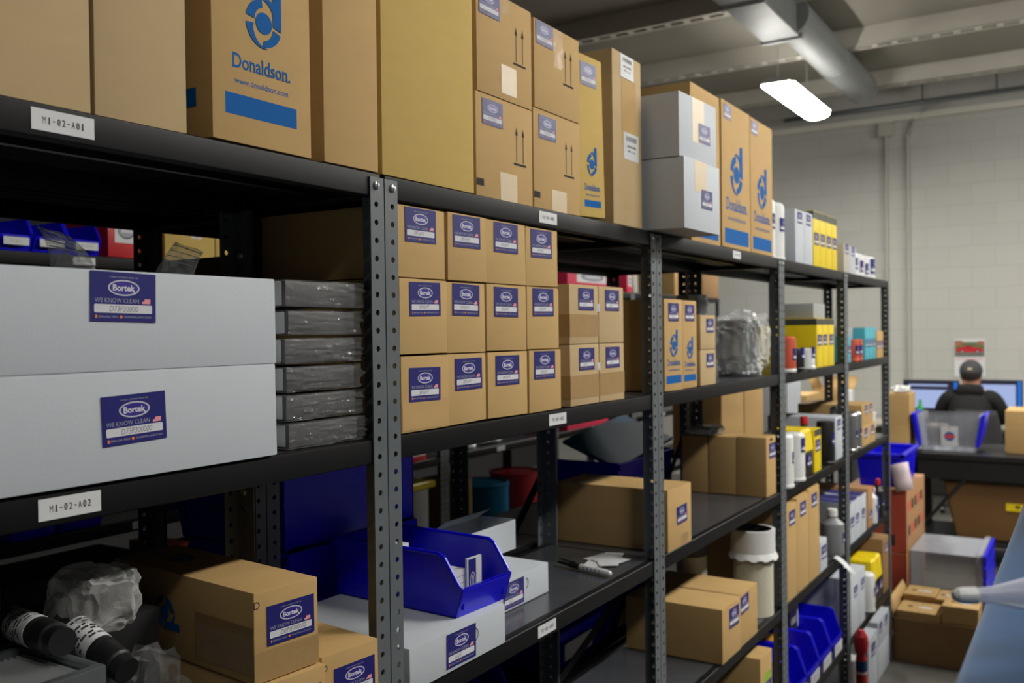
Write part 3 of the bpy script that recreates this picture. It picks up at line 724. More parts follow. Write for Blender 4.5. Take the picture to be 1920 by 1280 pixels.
# labelled carton grid, three rows of four
G='grid of labelled kraft cartons'
cx=[0.0322,0.1542,0.2659,0.3969,0.5174]
zr=[1.5125,1.5125+.1145,1.5125+.2300,1.8515]
rows=['bottom','middle','top']; cols=['first','second','third','fourth']
sv=[[.62,.71,.72,.76],[.74,.75,.74,.76],[.74,.74,.74,.73]]
for r in range(3):
    for c in range(4):
        j=(random.random()-.5)*.002
        tp=[('f',.02,.98,.03,.42,'kraft')] if (r,c)==(0,0) else []
        carton(f'labelled kraft carton in the grid, {rows[r]} row, {cols[c]} from the left',(cx[c]+.0015,cx[c+1]-.0015,zr[r]+.0005,zr[r+1]-.0022),.004+random.random()*.005,.28,('kraft','kraft_warm','kraft_warm')[(r+c)%3],st=[('f',.5+(random.random()-.5)*.06,sv[r][c],('b','18936MT'),.0765,(random.random()-.5)*2)],tape=tp,group=G,rz=R((random.random()-.5)*.5),jit=.0010)
G='small labelled cartons stacked two by two'
cx=[0.5547,0.6813,0.8022]
zr=[1.5115,1.6333,1.7519]
for r in range(2):
    for c in range(2):
        carton(f'small labelled kraft carton, {("lower","upper")[r]} {("left","right")[c]} of the four right of the grid',(cx[c]+.0015,cx[c+1]-.0015,zr[r]+.0005,zr[r+1]-.001),.006,.20,'kraft_pale',st=[('f',.56,.76,('b','64341'),.066,0),('f',.98,.62,('slip',),.02)] if c==0 else [('f',.52,.76,('b','64341'),.066)],tape=[('f',0,1,.12,.50,'tape_tan'),('l',.5,1,.12,.50,'tape_tan')] if (r+c)!=2 else [],group=G)
# third bay
don('slim blue-emblem kraft carton on the second shelf, left of two by the third post',1.0261,1.1396,S2,1.7328,.006,.25,.018,[('f',.5,.86,('b','73P3000'),.066)],'slim blue emblem cartons')
don('slim blue-emblem kraft carton on the second shelf, right of two by the third post',1.145,1.2425,S2,1.7317,.008,.25,.018,[('f',.5,.86,('b','73P3000'),.062)],'slim blue emblem cartons')
G='small labelled cartons in front of the metal tube'
x0,x1=1.2671,1.3821; zm=1.6048
carton('small buff carton with navy label, lower of two by the metal tube',(x0,x1,S2,zm),.008,.14,'kraft_pale',st=[('f',.62,.70,('b','18936'),.055)],group=G)
carton('small buff carton with navy label, upper of two by the metal tube',(x0+.003,x1,zm+.002,1.6957),.008,.14,'kraft_pale',st=[('f',.62,.70,('b','18936'),.055)],group=G)
t=thing('filter_tube','shiny ribbed metal tube standing behind the two small labelled cartons','filter',(1.80,.235,S2))
h=1.7686-S2
MB().lathe([(.05,0),(.05,h*.86),(.053,h*.865),(.053,h*.885),(.05,h*.89),(.05,h*.90),(.053,h*.905),(.053,h*.92),(.05,h*.925),(.05,h)],'metal_grey',28).build('tube',t)
MB().lathe([(.0515,h*.4),(.0515,h*.43)],'zinc',28).build('strap',t)
wx,wy=1.846,.098
t=thing('bagged_filter','pleated grey filter element inside a crumpled clear plastic bag','filter',(wx,wy,S2))
hh=1.6915-S2
MB().lathe([(.066,0),(.066,.012),(.060,.014),(.060,hh-.03),(.068,hh-.028),(.068,hh-.006),(.05,hh-.004)],['steel_dark','steel_dark','metal_grey','metal_grey','metal_grey','metal_grey'],32).build('element',t)
film_bag('plastic_bag',(.100,.080,(hh+.03)/2),'clear_film',4.3,5,.22,t,(0.005,-.005,(hh+.03)/2*.93))
# fourth bay
G='tall yellow boxes with dark tops on the second shelf'
yl=[2.4823,2.5632,2.6516,2.7575]; zt=1.6935
for i in range(3):
    w=yl[i+1]-yl[i]-.002;h=zt-S2
    carton(('left','middle','right')[i]+' tall yellow box with a dark top on the second shelf',(yl[i],yl[i]+w,S2,zt),.012,.28,'yellow',art=[(rect(-w/2+.001,w/2-.001,h*.87,h-.001,'dark_band'),'f',.5,0),(rect(0,.28,h*.87,h-.001,'dark_band'),'l',0,0)],st=[('f',.55,.56,('far',''),.062)],group=G)
carton('small grey box lying on the tall yellow boxes',(yl[0]+.03,yl[3]-.07,zt+.001,1.7511),.03,.15,'card_grey')
can('red and white filter beside the fourth post on the second shelf',2.1038,.022,S2,.034,1.6335-S2,'orange_red',lab=(('far',''),.06,.06),rim='filter_white',ang=R(20))
can('black and navy filter between the red and white ones',2.2129,.022,S2,.034,1.5893-S2,'black_plastic',top='flat',lab=(('far',''),.06,.06),rim='black_plastic',ang=R(20))
can('white filter in front of the tall yellow boxes',2.3587,.022,S2,.034,1.5866-S2,'filter_white',lab=(('far',''),.06,.06),ang=R(15))
# fifth bay
gb=[2.9961,3.0573,3.0781,3.1523,3.2401,3.3429,3.4259,3.5118,3.5877,3.6136,3.6927,3.7742]
zg=1.6573
carton('long grey sided teal box at the back of the far bay, second shelf',(gb[1]+.005,gb[5]-.008,S2,zg+.004),.062,.23,'card_grey')
G='teal boxes on the far bay'
for i in range(3):
    carton(('left','middle','right')[i]+' teal box of three in the far bay, second shelf',(gb[5+i],gb[6+i]-.002,S2,zg),.012,.27,'teal_box',st=[('f',.5,.52,('far',''),.055)],group=G)
carton('small teal carton just right of the fifth post',(gb[0]-.0,gb[1]-.0,S2,1.6225),.012,.1,'teal_box',st=[('f',.5,.5,('far',''),.045)])
G='red topped filters in the far bay'
for i in range(2):
    can(('left','right')[i]+' red filter with navy label between the teal boxes',(gb[2+i]+gb[3+i])/2,.022,S2,.029,1.608-S2,'orange_red',group=G,top='flat',lab=(('far',''),.058,.05),rim='orange_red',ang=R(10))
G='small kraft cartons at the end of the far bay'
for i in range(2):
    carton(('left','right')[i]+' small kraft carton right of the teal boxes, far bay',(gb[9+i],gb[10+i]-.002,S2,1.6387),.012,.2,'kraft',st=[('f',.5,.5,('far',''),.055)],group=G)

# ================================================================ third shelf of the front row
S3=1.131
# first bay: labelled emblem cartons
zt=1.352; zm=1.2425
ang=-.105
bl=rect(.025,.05,.012,.098,'ink_blue')
def side_art(): return [(rect(.015,.04,.006,.1,'ink_blue'),'l',0,0),(mv(dlogo(),0,0,.021),'l',.40,.52),(text('D','ink_black',h=.008),'f',.06,.86)]
G='labelled emblem cartons on the third shelf'
def dcart(label,x0,w,z0,h,y0):
    mb=MB(); dep=.315
    c=carton(label,(x0,x0+w,z0,z0+h),y0,dep,'kraft',art=[(mv([(  [(y,-x) for x,y in v],f,m) for v,f,m in dlogo()],0,0,.021),'l',.40,.50),(rect(.014,.034,-h*.42,h*.42,'ink_blue'),'l',0,.5),(text('D','ink_black',h=.009),'f',.05,.86),(mv(dlogo(),0,0,.018),'t',.5,.72)],
      st=[('f',.56,.60,('b','D073P700000'),.072)],tape=[('l',.62,1.0,.1,.62,'tape_tan'),('f',0,1,.02,.34,'tape_tan')],group=G,rz=ang,flaps='')
    film_strip(c,w,dep,h); return c
def film_strip(c,w,d,h):
    mb=MB(); n=8
    for i in range(n):
        p=lambda a,b,e:(-w/2-.0012-.0018*abs(math.sin(7*a+3*b)),d*(.36-.36*a),h*(.10+.42*b))
        for j in range(3): mb.poly([p(i/n,j/3,0),p((i+1)/n,j/3,0),p((i+1)/n,(j+1)/3,0),p(i/n,(j+1)/3,0)],'wrap_film')
    mb.build('tape_film',c)
dcart('labelled emblem carton on top of the small stack on the third shelf',-.2635,.098,zm+.001,zt-zm,-.012)
dcart('labelled emblem carton under the top one, bottom left of the small stack',-.262,.100,S3,zm-S3-.0005,-.020)
dcart('labelled emblem carton right of the small stack, beside the first double post',-.150,.100,S3,zm-S3-.0005,-.012)
# framed filter, bottles and bags at lower left
t=thing('panel_filter','metal framed pleated air filter lying at the lower left of the third shelf','filter',(-.66,.003,S3))
h=.195; L=.42; D=.137; b=.012
mb=MB(); 
for x0,x1,y0,y1 in ((-L/2,L/2,0,b),(-L/2,L/2,D-b,D),(-L/2,-L/2+b,b,D-b),(L/2-b,L/2,b,D-b)): mb.box(x0,x1,y0,y1,0,h,'steel_dark',.0025,2)
mb.build('frame',t)
mb=MB(); n=60
for i in range(n):
    x=-L/2+b+(L-2*b)*i/n; x2=x+(L-2*b)/n; xm=(x+x2)/2; z0,z1=h-.016,h-.006
    mb.poly([(x,b,z0),(xm,b,z1),(xm,D-b,z1),(x,D-b,z0)],'pleat'); mb.poly([(xm,b,z1),(x2,b,z0),(x2,D-b,z0),(xm,D-b,z1)],'pleat')
mb.build('pleats',t)
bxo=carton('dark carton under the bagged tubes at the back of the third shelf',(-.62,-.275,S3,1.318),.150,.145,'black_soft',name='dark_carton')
def tube_bottle(label,p0,p1,r,seg=20):
    p0=Vector(p0);p1=Vector(p1); d_=(p1-p0); Ln=d_.length
    t=thing('black_tube',label,'tube',p0,0,'black tubes with white labels')
    q=d_.to_track_quat('Z','Y'); t.rotation_euler=q.to_euler()
    MB().lathe([(r*.9,0),(r,.003),(r,Ln*.86),(r*.86,Ln*.88),(r*.86,Ln),(r*.7,Ln)],'black_plastic',24).build('body',t)
    MB().lathe([(r+.0006,Ln*.20),(r+.0006,Ln*.58)],'paper',24).build('label',t)
    mb=MB()
    for k in range(7): 
        a0=random.random()*.3; z=Ln*(.23+.045*k); n=50
        for q_ in range(n):
            a=a0+.12*q_; rr=r+.0010
            if (k*3+q_)%5 and (q_//6+k)%3: mb.poly([(rr*math.cos(a),rr*math.sin(a),z),(rr*math.cos(a+.1),rr*math.sin(a+.1),z),(rr*math.cos(a+.1),rr*math.sin(a+.1),z+.003),(rr*math.cos(a),rr*math.sin(a),z+.003)],'ink_black')
    mb.build('printing',t); MB().lathe([(r*1.03,Ln*.62),(r*1.03,Ln*.645)],'black_soft',24).build('cable_tie',t)
    return t
tube_bottle('black tube with a white label lying across the third shelf, right of the two',[-0.411,0.1398,1.339],[-0.4071,0.0308,1.3],.017)
tube_bottle('black tube with a white label lying behind the metal framed filter, left',[-0.448,0.1855,1.342],[-0.4673,0.0502,1.346],.017)
def bagthing(name,label,c,size,seed,m='milky_film',amp=.25,rot=(0,0,0)):
    t=thing(name,label,'bag',c); film_bag('film',size,m,seed,4,amp,t,(0,0,size[2]*.925),rot); return t
c_=[-0.3224,0.228,1.3]
bagthing('plastic_bag','crumpled cloudy plastic bag beside the emblem cartons on the third shelf',(-.376,.135,1.3195),(.046,.046,.040),2.1,'milky_film',.2)
bagthing('plastic_bag','clear plastic bag over the black tubes at the lower left',(-.545,.225,1.320),(.03,.06,.030),6.6,'wrap_film',.28)
bagthing('plastic_bag','clear crumpled plastic bag hanging in front of the emblem cartons, lower left',(-.345,.080,S3+.001),(.042,.035,.085),9.2,'wrap_film',.28)
# big blue bins of the back row seen behind
G='large blue bins stacked in the back row'
for k in range(2):
    o=hopper_bin(f'large dark blue bin in the back row, {("lower","upper")[k]} of two behind the first double post',.30,.615-.0,S3+.1525*k,PI,.28,.36,.148,G,card=False)
carton('white open tray under the large blue bins near the emblem cartons',(-.045,.0-.032,S3,S3+.012),.02,.2,'card_white',flaps='',name='white_tray')
# second bay: white boxes, blue bin, pen, cards
G='white label boxes on the third shelf'
ringart=lambda: ring(0,0,.011,.011,.0016,'ink_black',-80,80,12)+ring(0,0,.0085,.0085,.0012,'ink_grey',-80,80,12)
zw=1.1975
carton('flat white box at the shelf front under the blue bin',(.036,.297,S3,zw),-.003,.29,'card_white',art=[(ringart(),'f',.645,.60)],st=[('f',.50,.50,('b','66051'),.080,1)],group=G,flaps='')
F=(0.3654,0.6039,S3,1.1917)
carton('white box on the third shelf right of the blue bin',(F[0]-.03,F[1],S3,F[3]),.088,.21,'card_white',art=[(ringart(),'f',.665,.62)],st=[('f',.50,.48,('b','6651'),.074,0)],group=G,flaps='')
# open white box on top of it, at the back
x0,x1=0.4847,0.667; z0=F[3]+.001; z1=1.2553
t=thing('open_carton','open white box standing on the white box behind the blue bin','box',((x0+x1)/2,.205,z0),0,G); w_=x1-x0;h=z1-z0
mb=MB()
for a in ((-w_/2,w_/2,0,.002),(-w_/2,w_/2,.088,.09)): mb.box(a[0],a[1],a[2],a[3],0,h,'card_white')
for a in ((-w_/2,-w_/2+.002),(w_/2-.002,w_/2)): mb.box(a[0],a[1],.002,.088,0,h,'card_white')
mb.box(-w_/2,w_/2,.002,.088,0,.002,'card_white'); mb.build('box_walls',t)
mb=MB(); mb.hexa([(-w_/2+.004,.088,h-.002),(w_/2-.02,.088,h-.002),(-w_/2+.004,.09,h-.002),(w_/2-.02,.09,h-.002),(-w_/2+.004,.050,h+.022),(w_/2-.02,.050,h+.022),(-w_/2+.004,.052,h+.022),(w_/2-.02,.052,h+.022)],'card_white'); mb.build('flap',t)
# the blue bin
b0=[0.1878,0.0165,1.198]; b1=[0.3117,0.0087,1.198]
bw=.128; ba=math.atan2(b1[1]-b0[1],b1[0]-b0[0])
blue=hopper_bin('bright blue hopper bin with printed cards on the flat white box',(b0[0]+b1[0])/2+.002,(b0[1]+b1[1])/2-.008,1.1985,ba,.285,bw+.006,.100,card=False)
# stacks of cards inside the bin
def local(x,y,z): 
    c,s=math.cos(ba),math.sin(ba); bx,by=(b0[0]+b1[0])/2+.002,(b0[1]+b1[1])/2-.008
    return (bx+c*x-s*y,by+s*x+c*y,1.2015+z)
G='packs of printed cards in the blue bin'
for i,(x,y,ww,dd,hh,lab) in enumerate(((-.022,.075,.05,.055,.060,'white card pack at the front of the blue bin, left'),(-.025,.140,.06,.06,.078,'white card pack in the middle of the blue bin'),(-.02,.21,.06,.06,.085,'white card pack at the back of the blue bin'))):
    mb=MB(); n=5
    for k in range(n): mb.box(-ww/2+.001*math.sin(k*2.3+i),ww/2+.001*math.sin(k*3.1),-dd/2,dd/2,hh*k/n,hh*(k+1)/n-.0012,'paper')
    mb.box(-ww/2+.002,ww/2-.002,-dd/2+.002,dd/2-.002,0,hh-.002,'ink_black')
    o=mb.build('card_pack',None,local(x,y,0),(0,0,ba+.05*i)); tag(o,lab,'cards',G)
mb=MB(); mb.box(-.02,.02,-.004,0,0,.075,'paper'); mb.box(-.016,.003,-.0052,-.0041,.008,.073,'navy')
mb.art(ell(0,0,.016,.0075,'silver_ink')+ell(0,0,.0142,.006,'navy_deep')+text('Bortek','white_ink',w=.022,h=.0055,bold=.03),(-.0065,-.0052,.035),(0,0,1),(-1,0,0),(0,-1,0),1,.0002)
o=mb.build('card_pack',None,local(.022,.046,0),(0,0,ba)); tag(o,'navy printed card standing upright at the front of the blue bin','cards',G)
# marker pen and business cards
p0=Vector([0.7997,0.1771,1.139]); p1=Vector([0.7628,0.0244,1.139]); Ln=(p1-p0).length
t=thing('marker_pen','black and white marker pen on the grey shelf beside paper slips','pen',(p0.x,p0.y,S3+.0075)); dq=(p1-p0); dq.z=0
t.rotation_euler=dq.to_track_quat('Z','Y').to_euler(); r=.0062
MB().lathe([(r*.3,0),(r*.45,.004),(r*.7,Ln*.22),(r*1.05,Ln*.26),(r*1.05,Ln*.44)],'black_plastic',18).build('cap',t)
MB().lathe([(r*.98,Ln*.44),(r*1.12,Ln*.47),(r*1.12,Ln*.90),(r*.9,Ln*.98),(r*.4,Ln)],'filter_white',18).build('barrel',t)
mb=MB()
for k in range(5):
    for a in (150,185,220):
        aa=R(a); mb.box(0,.0001,-.0014,.0014,0,.0055,'ink_black') if False else None
        rr=r*1.14; z=Ln*(.52+.07*k)
        mb.poly([(rr*math.cos(aa),rr*math.sin(aa),z),(rr*math.cos(aa+.3),rr*math.sin(aa+.3),z),(rr*math.cos(aa+.3),rr*math.sin(aa+.3),z+.004),(rr*math.cos(aa),rr*math.sin(aa),z+.004)],'ink_black')
mb.build('printing',t); MB().box(-.0012,.0012,r*1.0,r*1.5,.006,Ln*.36,'black_plastic',.0005).build('clip',t)
G='white paper slips fanned on the shelf'
cc=[0.8911,0.0989,1.131]
slip=MB().box(-.036,.036,-.022,.022,0,.0005,'paper'); slip=slip.mesh('paper_slip',0)
for i,(dx,dy,a) in enumerate(((-.03,.01,12),(.012,.022,-14),(.03,.0,18),(-.004,-.022,-8),(-.02,-.012,34),(.008,.004,3))):
    o=link('paper_slip',slip,None,(cc[0]+dx*1.1,cc[1]+dy,S3+.0002+.0006*i),(0,0,R(a))); tag(o,'white blank paper slip in the fan beside the marker pen','paper',G)
# behind the second bay: dark tray rims, teal sheet
hopper_bin('long dark blue bin behind the large kraft carton, back row',1.72,.626,S3,PI,.262,.42,.125,card=False)
mb=MB().box(-.22,.22,-.006,.006,0,.20,'teal_drum',.002)
tag(mb.build('teal_panel',None,(1.74,.37,S3+.131),(R(-68),R(-6),0)),'teal blue panel slanting across the dark blue bin in the back row','panel')
# third bay: long carton, carton row
carton('long kraft carton reaching deep beside the third post, torn front',(1.0205+.004,1.176,S3,1.2778),.002,.30,'kraft',st=[('f',.58,.53,('b','64310'),.066,-2)],tape=[('f',.55,.85,.05,.2,'tape_tan')],flaps='d')
G='row of kraft cartons one behind another'
for i,(y0,y1) in enumerate(((.012,.108),(.110,.200),(.204,.292))):
    carton(('front','middle','back')[i]+' kraft carton of the row beside the fourth post, third shelf',(1.845,1.948,S3,1.317-.002*i),y0,y1-y0,'kraft',st=[('f',.62,.76,('b','73P30'),.072)] if i==0 else [],tape=[('f',.35,.65,.93,.97,'ink_black')] if i==0 else [],group=G)
# small parts bags at the back of the third bay (back row rack)
bagthing('parts_bag','grey plastic parts bag lying on the row of kraft cartons',(1.88,.22,1.317+.001),(.06,.055,.014),3.7,'white_film',.2)
# fourth bay third shelf
can('tall white filter behind the fourth post, third shelf',2.0645,.024,S3,.036,1.3099-S3,lab=(('far',''),.058,.10),ang=R(30))
xw,rw=2.2216,.040
can('wide white filter beside the yellow capped one, third shelf',xw,.032,S3,rw,1.299-S3,lab=(('far',''),.075,.125),ang=R(20))
def jugbox(label,x0,x1,y0,z0,h,dep=.10,group=None):
    t=thing('filter_pack',label,'filter',((x0+x1)/2,y0,z0),0,group); w=x1-x0
    MB().box(-w/2+.004,w/2-.004,.004,dep-.004,0,h*.52,'black_plastic',.006,2).build('base',t)
    MB().hexa([(-w/2,0,h*.5),(w/2,0,h*.5),(-w/2,dep,h*.5),(w/2,dep,h*.5),(-w/2+.004,.01,h),(w/2-.004,.01,h),(-w/2+.004,dep-.01,h),(w/2-.004,dep-.01,h)],'yellow',.008).build('lid',t)
    stick(t,w,dep,h,'f',.5,.34,('far',''),min(.062,w*.8)); return t
jugbox('black based pack with a bright yellow lid on the third shelf',xw+.043,2.3999,.004,S3,1.2974-S3)
x0,x1=2.4113,2.5095; z1=1.2875
w=x1-x0
carton('slim yellow box with dark top on the third shelf',(x0,x1,S3,z1),.006,.15,'yellow',art=[(rect(-w/2+.001,w/2-.001,(z1-S3)*.84,z1-S3-.001,'dark_band'),'f',.5,0)],st=[('f',.5,.62,('far',''),.066)])
xb=2.5743
t=can('black bottle with a red cap under clear film, third shelf',xb+.02,.09,S3,.034,1.3197-S3,'black_plastic','bottle','bottle',top='bottle',lab=(('far',''),.07,.09),cap='red_plastic',ang=R(20))
can('black ribbed bottle beside the slim white carton, third shelf',xb+.095,.028,S3,.034,.165,'black_plastic','bottle','bottle',top='flat',lab=(('far',''),.066,.10),rim='black_plastic',ang=R(20))
carton('slim white carton leaning at the fifth post, third shelf',(2.7505,2.8711,S3+.003,1.3035),.008,.27,'card_white',st=[('f',.5,.82,('far',''),.064)],lean=R(-1.5))
# fifth bay third shelf
G='silver cans behind the fifth post'
for i,(px,py,yy) in enumerate(((1602,780,.09),(1609,788,.05),(1613,792,.045))):
    x=(3.0,3.085,3.17)[i]
    can(('back','middle','front')[i]+' silver spray can behind the fifth post, third shelf',x,(.06,.022,.022)[i],S3,.028,(.20,.165,.165)[i],'metal_grey','can','spray_can',group=G,lab=(('far',''),.052,.075),rim='zinc',ang=R(25))
G='kraft cartons stacked in the far bay'
x0,xm,x1=[3.2407,3.3967,3.5315]; zm=1.2215; zt=1.3151
carton('kraft carton in the far bay, third shelf, lower left of the stack',(x0,xm-.002,S3,zm),.006,.28,'kraft',st=[('f',.5,.62,('far',''),.066)],group=G)
carton('kraft carton in the far bay, third shelf, lower right of the stack',(xm,x1,S3,zm),.006,.28,'kraft',st=[('f',.5,.62,('far',''),.066)],group=G)
carton('kraft carton in the far bay, third shelf, on top of the stack',(x0,x1-.05,zm+.001,zt),.006,.28,'kraft',st=[('f',.35,.74,('far',''),.06),('f',.78,.74,('far',''),.06)],group=G)
bagthing('parts_bag','white plastic parts bag beside the far bay carton stack',(x1+.15,.14,S3+.001),(.085,.10,.075),5.1,'white_film',.2)
# ================================================================ fourth shelf
S4=.753
G='kraft cartons side by side on the fourth shelf'
x0,xm,x1=1.3789,1.5353,1.6943; zt=0.9028
carton('kraft carton at the front of the fourth shelf, left of two, by the third post',(x0,xm-.002,S4+.001,zt),-.004,.285,'kraft',st=[('f',.62,.72,('b','736P'),.082,2)],group=G,flaps='')
carton('kraft carton at the front of the fourth shelf, right of two, before the canister',(xm+.002,x1,S4+.001,zt+.002),-.002,.285,'kraft',st=[('f',.22,.78,('b','736P'),.076,-2)],group=G,flaps='')
t=thing('canister_filter','large white canister filter with a scalloped collar and mesh body, fourth shelf','filter',(1.885,.070,S4))
zz=1.0232-S4; r=.072
MB().lathe([(r*.86,0),(r*.86,zz*.66)],'filter_mesh',40).build('mesh_body',t)
mb=MB(); n=48; prof=[]
for i in range(n):
    a=2*PI*i/n; prof.append(a)
top=[mb.bm.verts.new((r*.97*math.cos(a),r*.97*math.sin(a),zz)) for a in prof]; lo=[mb.bm.verts.new((r*.97*math.cos(a),r*.97*math.sin(a),zz*.74)) for a in prof]
fl=[mb.bm.verts.new((r*1.10*math.cos(a),r*1.10*math.sin(a),zz*(.66+.018*(i%4 in(0,1))))) for i,a in enumerate(prof)]
inn=[mb.bm.verts.new((r*.80*math.cos(a),r*.80*math.sin(a),zz)) for a in prof]; inb=[mb.bm.verts.new((r*.78*math.cos(a),r*.78*math.sin(a),zz*.9)) for a in prof]
k=mb.mi('filter_white'); k2=mb.mi('black_plastic')
for i in range(n):
    j=(i+1)%n
    for A,B in ((top,lo),(lo,fl),(inn,top)): mb.bm.faces.new((A[i],A[j],B[j],B[i])).material_index=k
    mb.bm.faces.new((inb[i],inb[j],inn[j],inn[i])).material_index=k2
mb.bm.faces.new(inb).material_index=k2
mb.build('collar',t); wrap_label(t,r*.97,.075,zz*.87,R(35),('b',''))
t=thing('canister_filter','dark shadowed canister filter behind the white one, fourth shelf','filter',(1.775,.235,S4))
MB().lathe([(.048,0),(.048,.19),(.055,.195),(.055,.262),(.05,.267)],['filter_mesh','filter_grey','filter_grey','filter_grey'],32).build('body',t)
# fourth bay, fourth shelf
G='tall kraft cartons on the fourth shelf'
xs=[2.0341,2.1576,2.3115,2.467]
for i in range(3):
    carton(('left','middle','right')[i]+' tall kraft carton of three on the fourth shelf',(xs[i]+.001,xs[i+1]-.002,S4,[1.069,1.0779,1.0834][i]),.004,.28,'kraft',st=[('f',.52,.86,('far',''),.074)],group=G)
carton('small white box at the foot of the tall kraft cartons, fourth shelf',(2.4719,2.5773,S4,0.866),.004,.12,'card_white',st=[('f',.5,.6,('far',''),.075)])
t=can('dark grey jug with a white cap on the fourth shelf',2.80,.036,S4,.046,0.9337-S4,'grey_plastic','jug','jug',top='bottle',lab=(('far',''),.06,.07),cap='filter_white',ang=R(20))
can('small grey bottle with a bright blue cap behind the jug, fourth shelf',2.5311,.05,0.866+.002,.028,0.0981,'grey_plastic','bottle','bottle',top='bottle',cap='cyan_cap')
t=MB(); pts=[[( .0+.05*j/3, -.002-.012*i-(.006*i*i)*.3, .0+.03-.004*i*i) for j in range(4)] for i in range(5)]
o=tilt_sheet('hang_tag',pts,'paper'); o.location=(2.6939,.012,S4-.022); tag(o,'white paper tag curling over the shelf edge below the jug','tag')
# fifth bay, fourth shelf
G='white boxes with blue lids in the far bay'
xs=[2.9848,3.0665,3.1839,3.3074]
for i in range(3):
    w=xs[i+1]-xs[i]
    carton(('left','middle','right')[i]+' white box with a blue lid in the far bay, fourth shelf',(xs[i]+.001,xs[i+1]-.001,S4,0.9234),.006,.2,'card_white',art=[(rect(-w/2+.003,w/2-.003,.004,.19,'navy'),'t',.5,0)],st=[('f',.5,.52,('far',''),.062)],group=G,flaps='')
carton('narrow kraft carton standing beside the blue lidded boxes, far bay',(3.3443,3.4518,S4,0.9312),.006,.28,'kraft_red',st=[('f',.6,.3,('far',''),.06)])
G='spray cans in the far bay'
sx_=(3.50,3.58,3.66,3.745)
for i in range(4):
    can(('first','second','third','fourth')[i]+' spray can from the left on the fourth shelf of the far bay',sx_[i],(.022,.03,.022,.04)[i],S4,.027,(.17,.15,.18,.16)[i],('filter_white','navy','black_plastic','navy')[i],'can','spray_can',group=G,top='bottle',cap=('red_plastic','filter_white','red_plastic','filter_white')[i],lab=(('far',''),.046,.07),ang=R(20))
# ================================================================ fifth shelf and floor
S5=.371
carton('kraft carton with a green and navy label on the fifth shelf, third bay',(1.7343,1.8549,S5,0.6582),.004,.28,'kraft',art=[(rect(-.03,.03,.10,.23,'lime'),'f',.62,0)],st=[('f',.62,.62,('far',''),.07)])
G='blue bins on the fifth shelf'
bx=[2.2767,2.523,2.6761,2.8038]
for i in range(4):
    x=2.06+.178*i
    hopper_bin(('first','second','third','fourth')[i]+' blue hopper bin from the left on the fifth shelf',x+.08,-.005,S5,0,.27,.165,.175,G)
G='black packs in the blue bins'
for i,(x,y,z,lab) in enumerate(((2.497,.12,.004,'black printed pack standing in the third blue bin, lower'),(2.499,.11,.125,'black printed pack standing in the third blue bin, upper'))):
    o=MB().box(-.06,.05,0,.06,0,.118,'black_plastic',.003).box(.0505,.066,.002,.058,.02,.11,'paper').art(text('E303','paper',w=.06),(-.005,-.0004,.06),(1,0,0),(0,0,1),(0,-1,0)).build('black_pack',None,(x,y,S5+z)); tag(o,lab,'pack',G)
o=MB().box(-.04,.04,0,.06,0,.165,'amber',.004).build('amber_pack',None,(2.318,.12,S5+.004)); tag(o,'small amber pack standing in the second blue bin','pack')
G='small kraft cartons at the fourth post'
carton('small kraft carton at the fourth post on the fifth shelf',(1.93,1.955,S5,.62),.10,.16,'kraft',group=G) if False else None
G='white cartons on the fifth shelf of the far bay'
xs=[2.9737,3.1288,3.2608]
for i in range(2):
    carton(('left','right')[i]+' white carton on the fifth shelf of the far bay',(xs[i]+.002,xs[i+1]-.002,S5,0.6075),.004,.26,'card_white',st=[('f',.6,.72,('far',''),.07)],group=G)
can('white filter beside the white cartons, fifth shelf of the far bay',3.3921,.026,S5,.038,0.5463-S5,lab=(('far',''),.06,.09),ang=R(25))
x0,x1=3.4632,3.6675
G='yellow lidded packs in the far bay'
for i in range(2):
    jugbox(('left','right')[i]+' black pack with a yellow lid, fifth shelf of the far bay',x0+i*(x1-x0)/2+.001,x0+(i+1)*(x1-x0)/2-.001,.004,S5,0.5786-S5,.22,G)
carton('kraft carton with slanted lid at the end of the far bay, fifth shelf',(3.6856,3.83,S5,0.6356),.006,.26,'kraft_dark',st=[('f',.6,.8,('far',''),.07)])
# on the floor beneath
can('white cylinder on the floor under the far bay',3.1188,.045,.002,.045,0.2357,lab=(('far',''),.08,.09),top='flat',ang=R(20))
t=thing('fire_extinguisher','red cylinder with a blue band standing on the floor under the far bay','extinguisher',(2.9513,-.04,.002)); hz=0.4135
MB().lathe([(.020,0),(.022,.004),(.022,hz*.72),(.018,hz*.75)],'red_plastic',24).build('body',t)
MB().lathe([(.0228,hz*.60),(.0228,hz*.70)],'blue_paint',24).build('band',t); MB().lathe([(.0232,hz*.57),(.0232,hz*.59)],'filter_white',24).build('stripe',t)
MB().lathe([(.014,hz*.74),(.026,hz*.79),(.029,hz*.86),(.026,hz*.94),(.012,hz)],'red_plastic',24).build('dome',t)
G='white cartons on the floor under the far bay'
xs=[3.2815,3.5211]
carton('white carton on the floor under the far bay, nearer',(xs[0]+.03,xs[1],.002,0.2541),.004,.28,'card_white',st=[('f',.55,.74,('far',''),.09)],group=G,flaps='')
carton('white carton on the floor under the far bay, farther and lower of two',(xs[1]+.01,3.82,.002,.15),.004,.28,'card_white',group=G)
carton('white carton on the floor under the far bay, upper of two',(xs[1]+.01,3.82,.153,0.2755),.004,.28,'card_white',st=[('f',.25,.7,('far',''),.07),('f',.72,.7,('far',''),.07)],group=G)
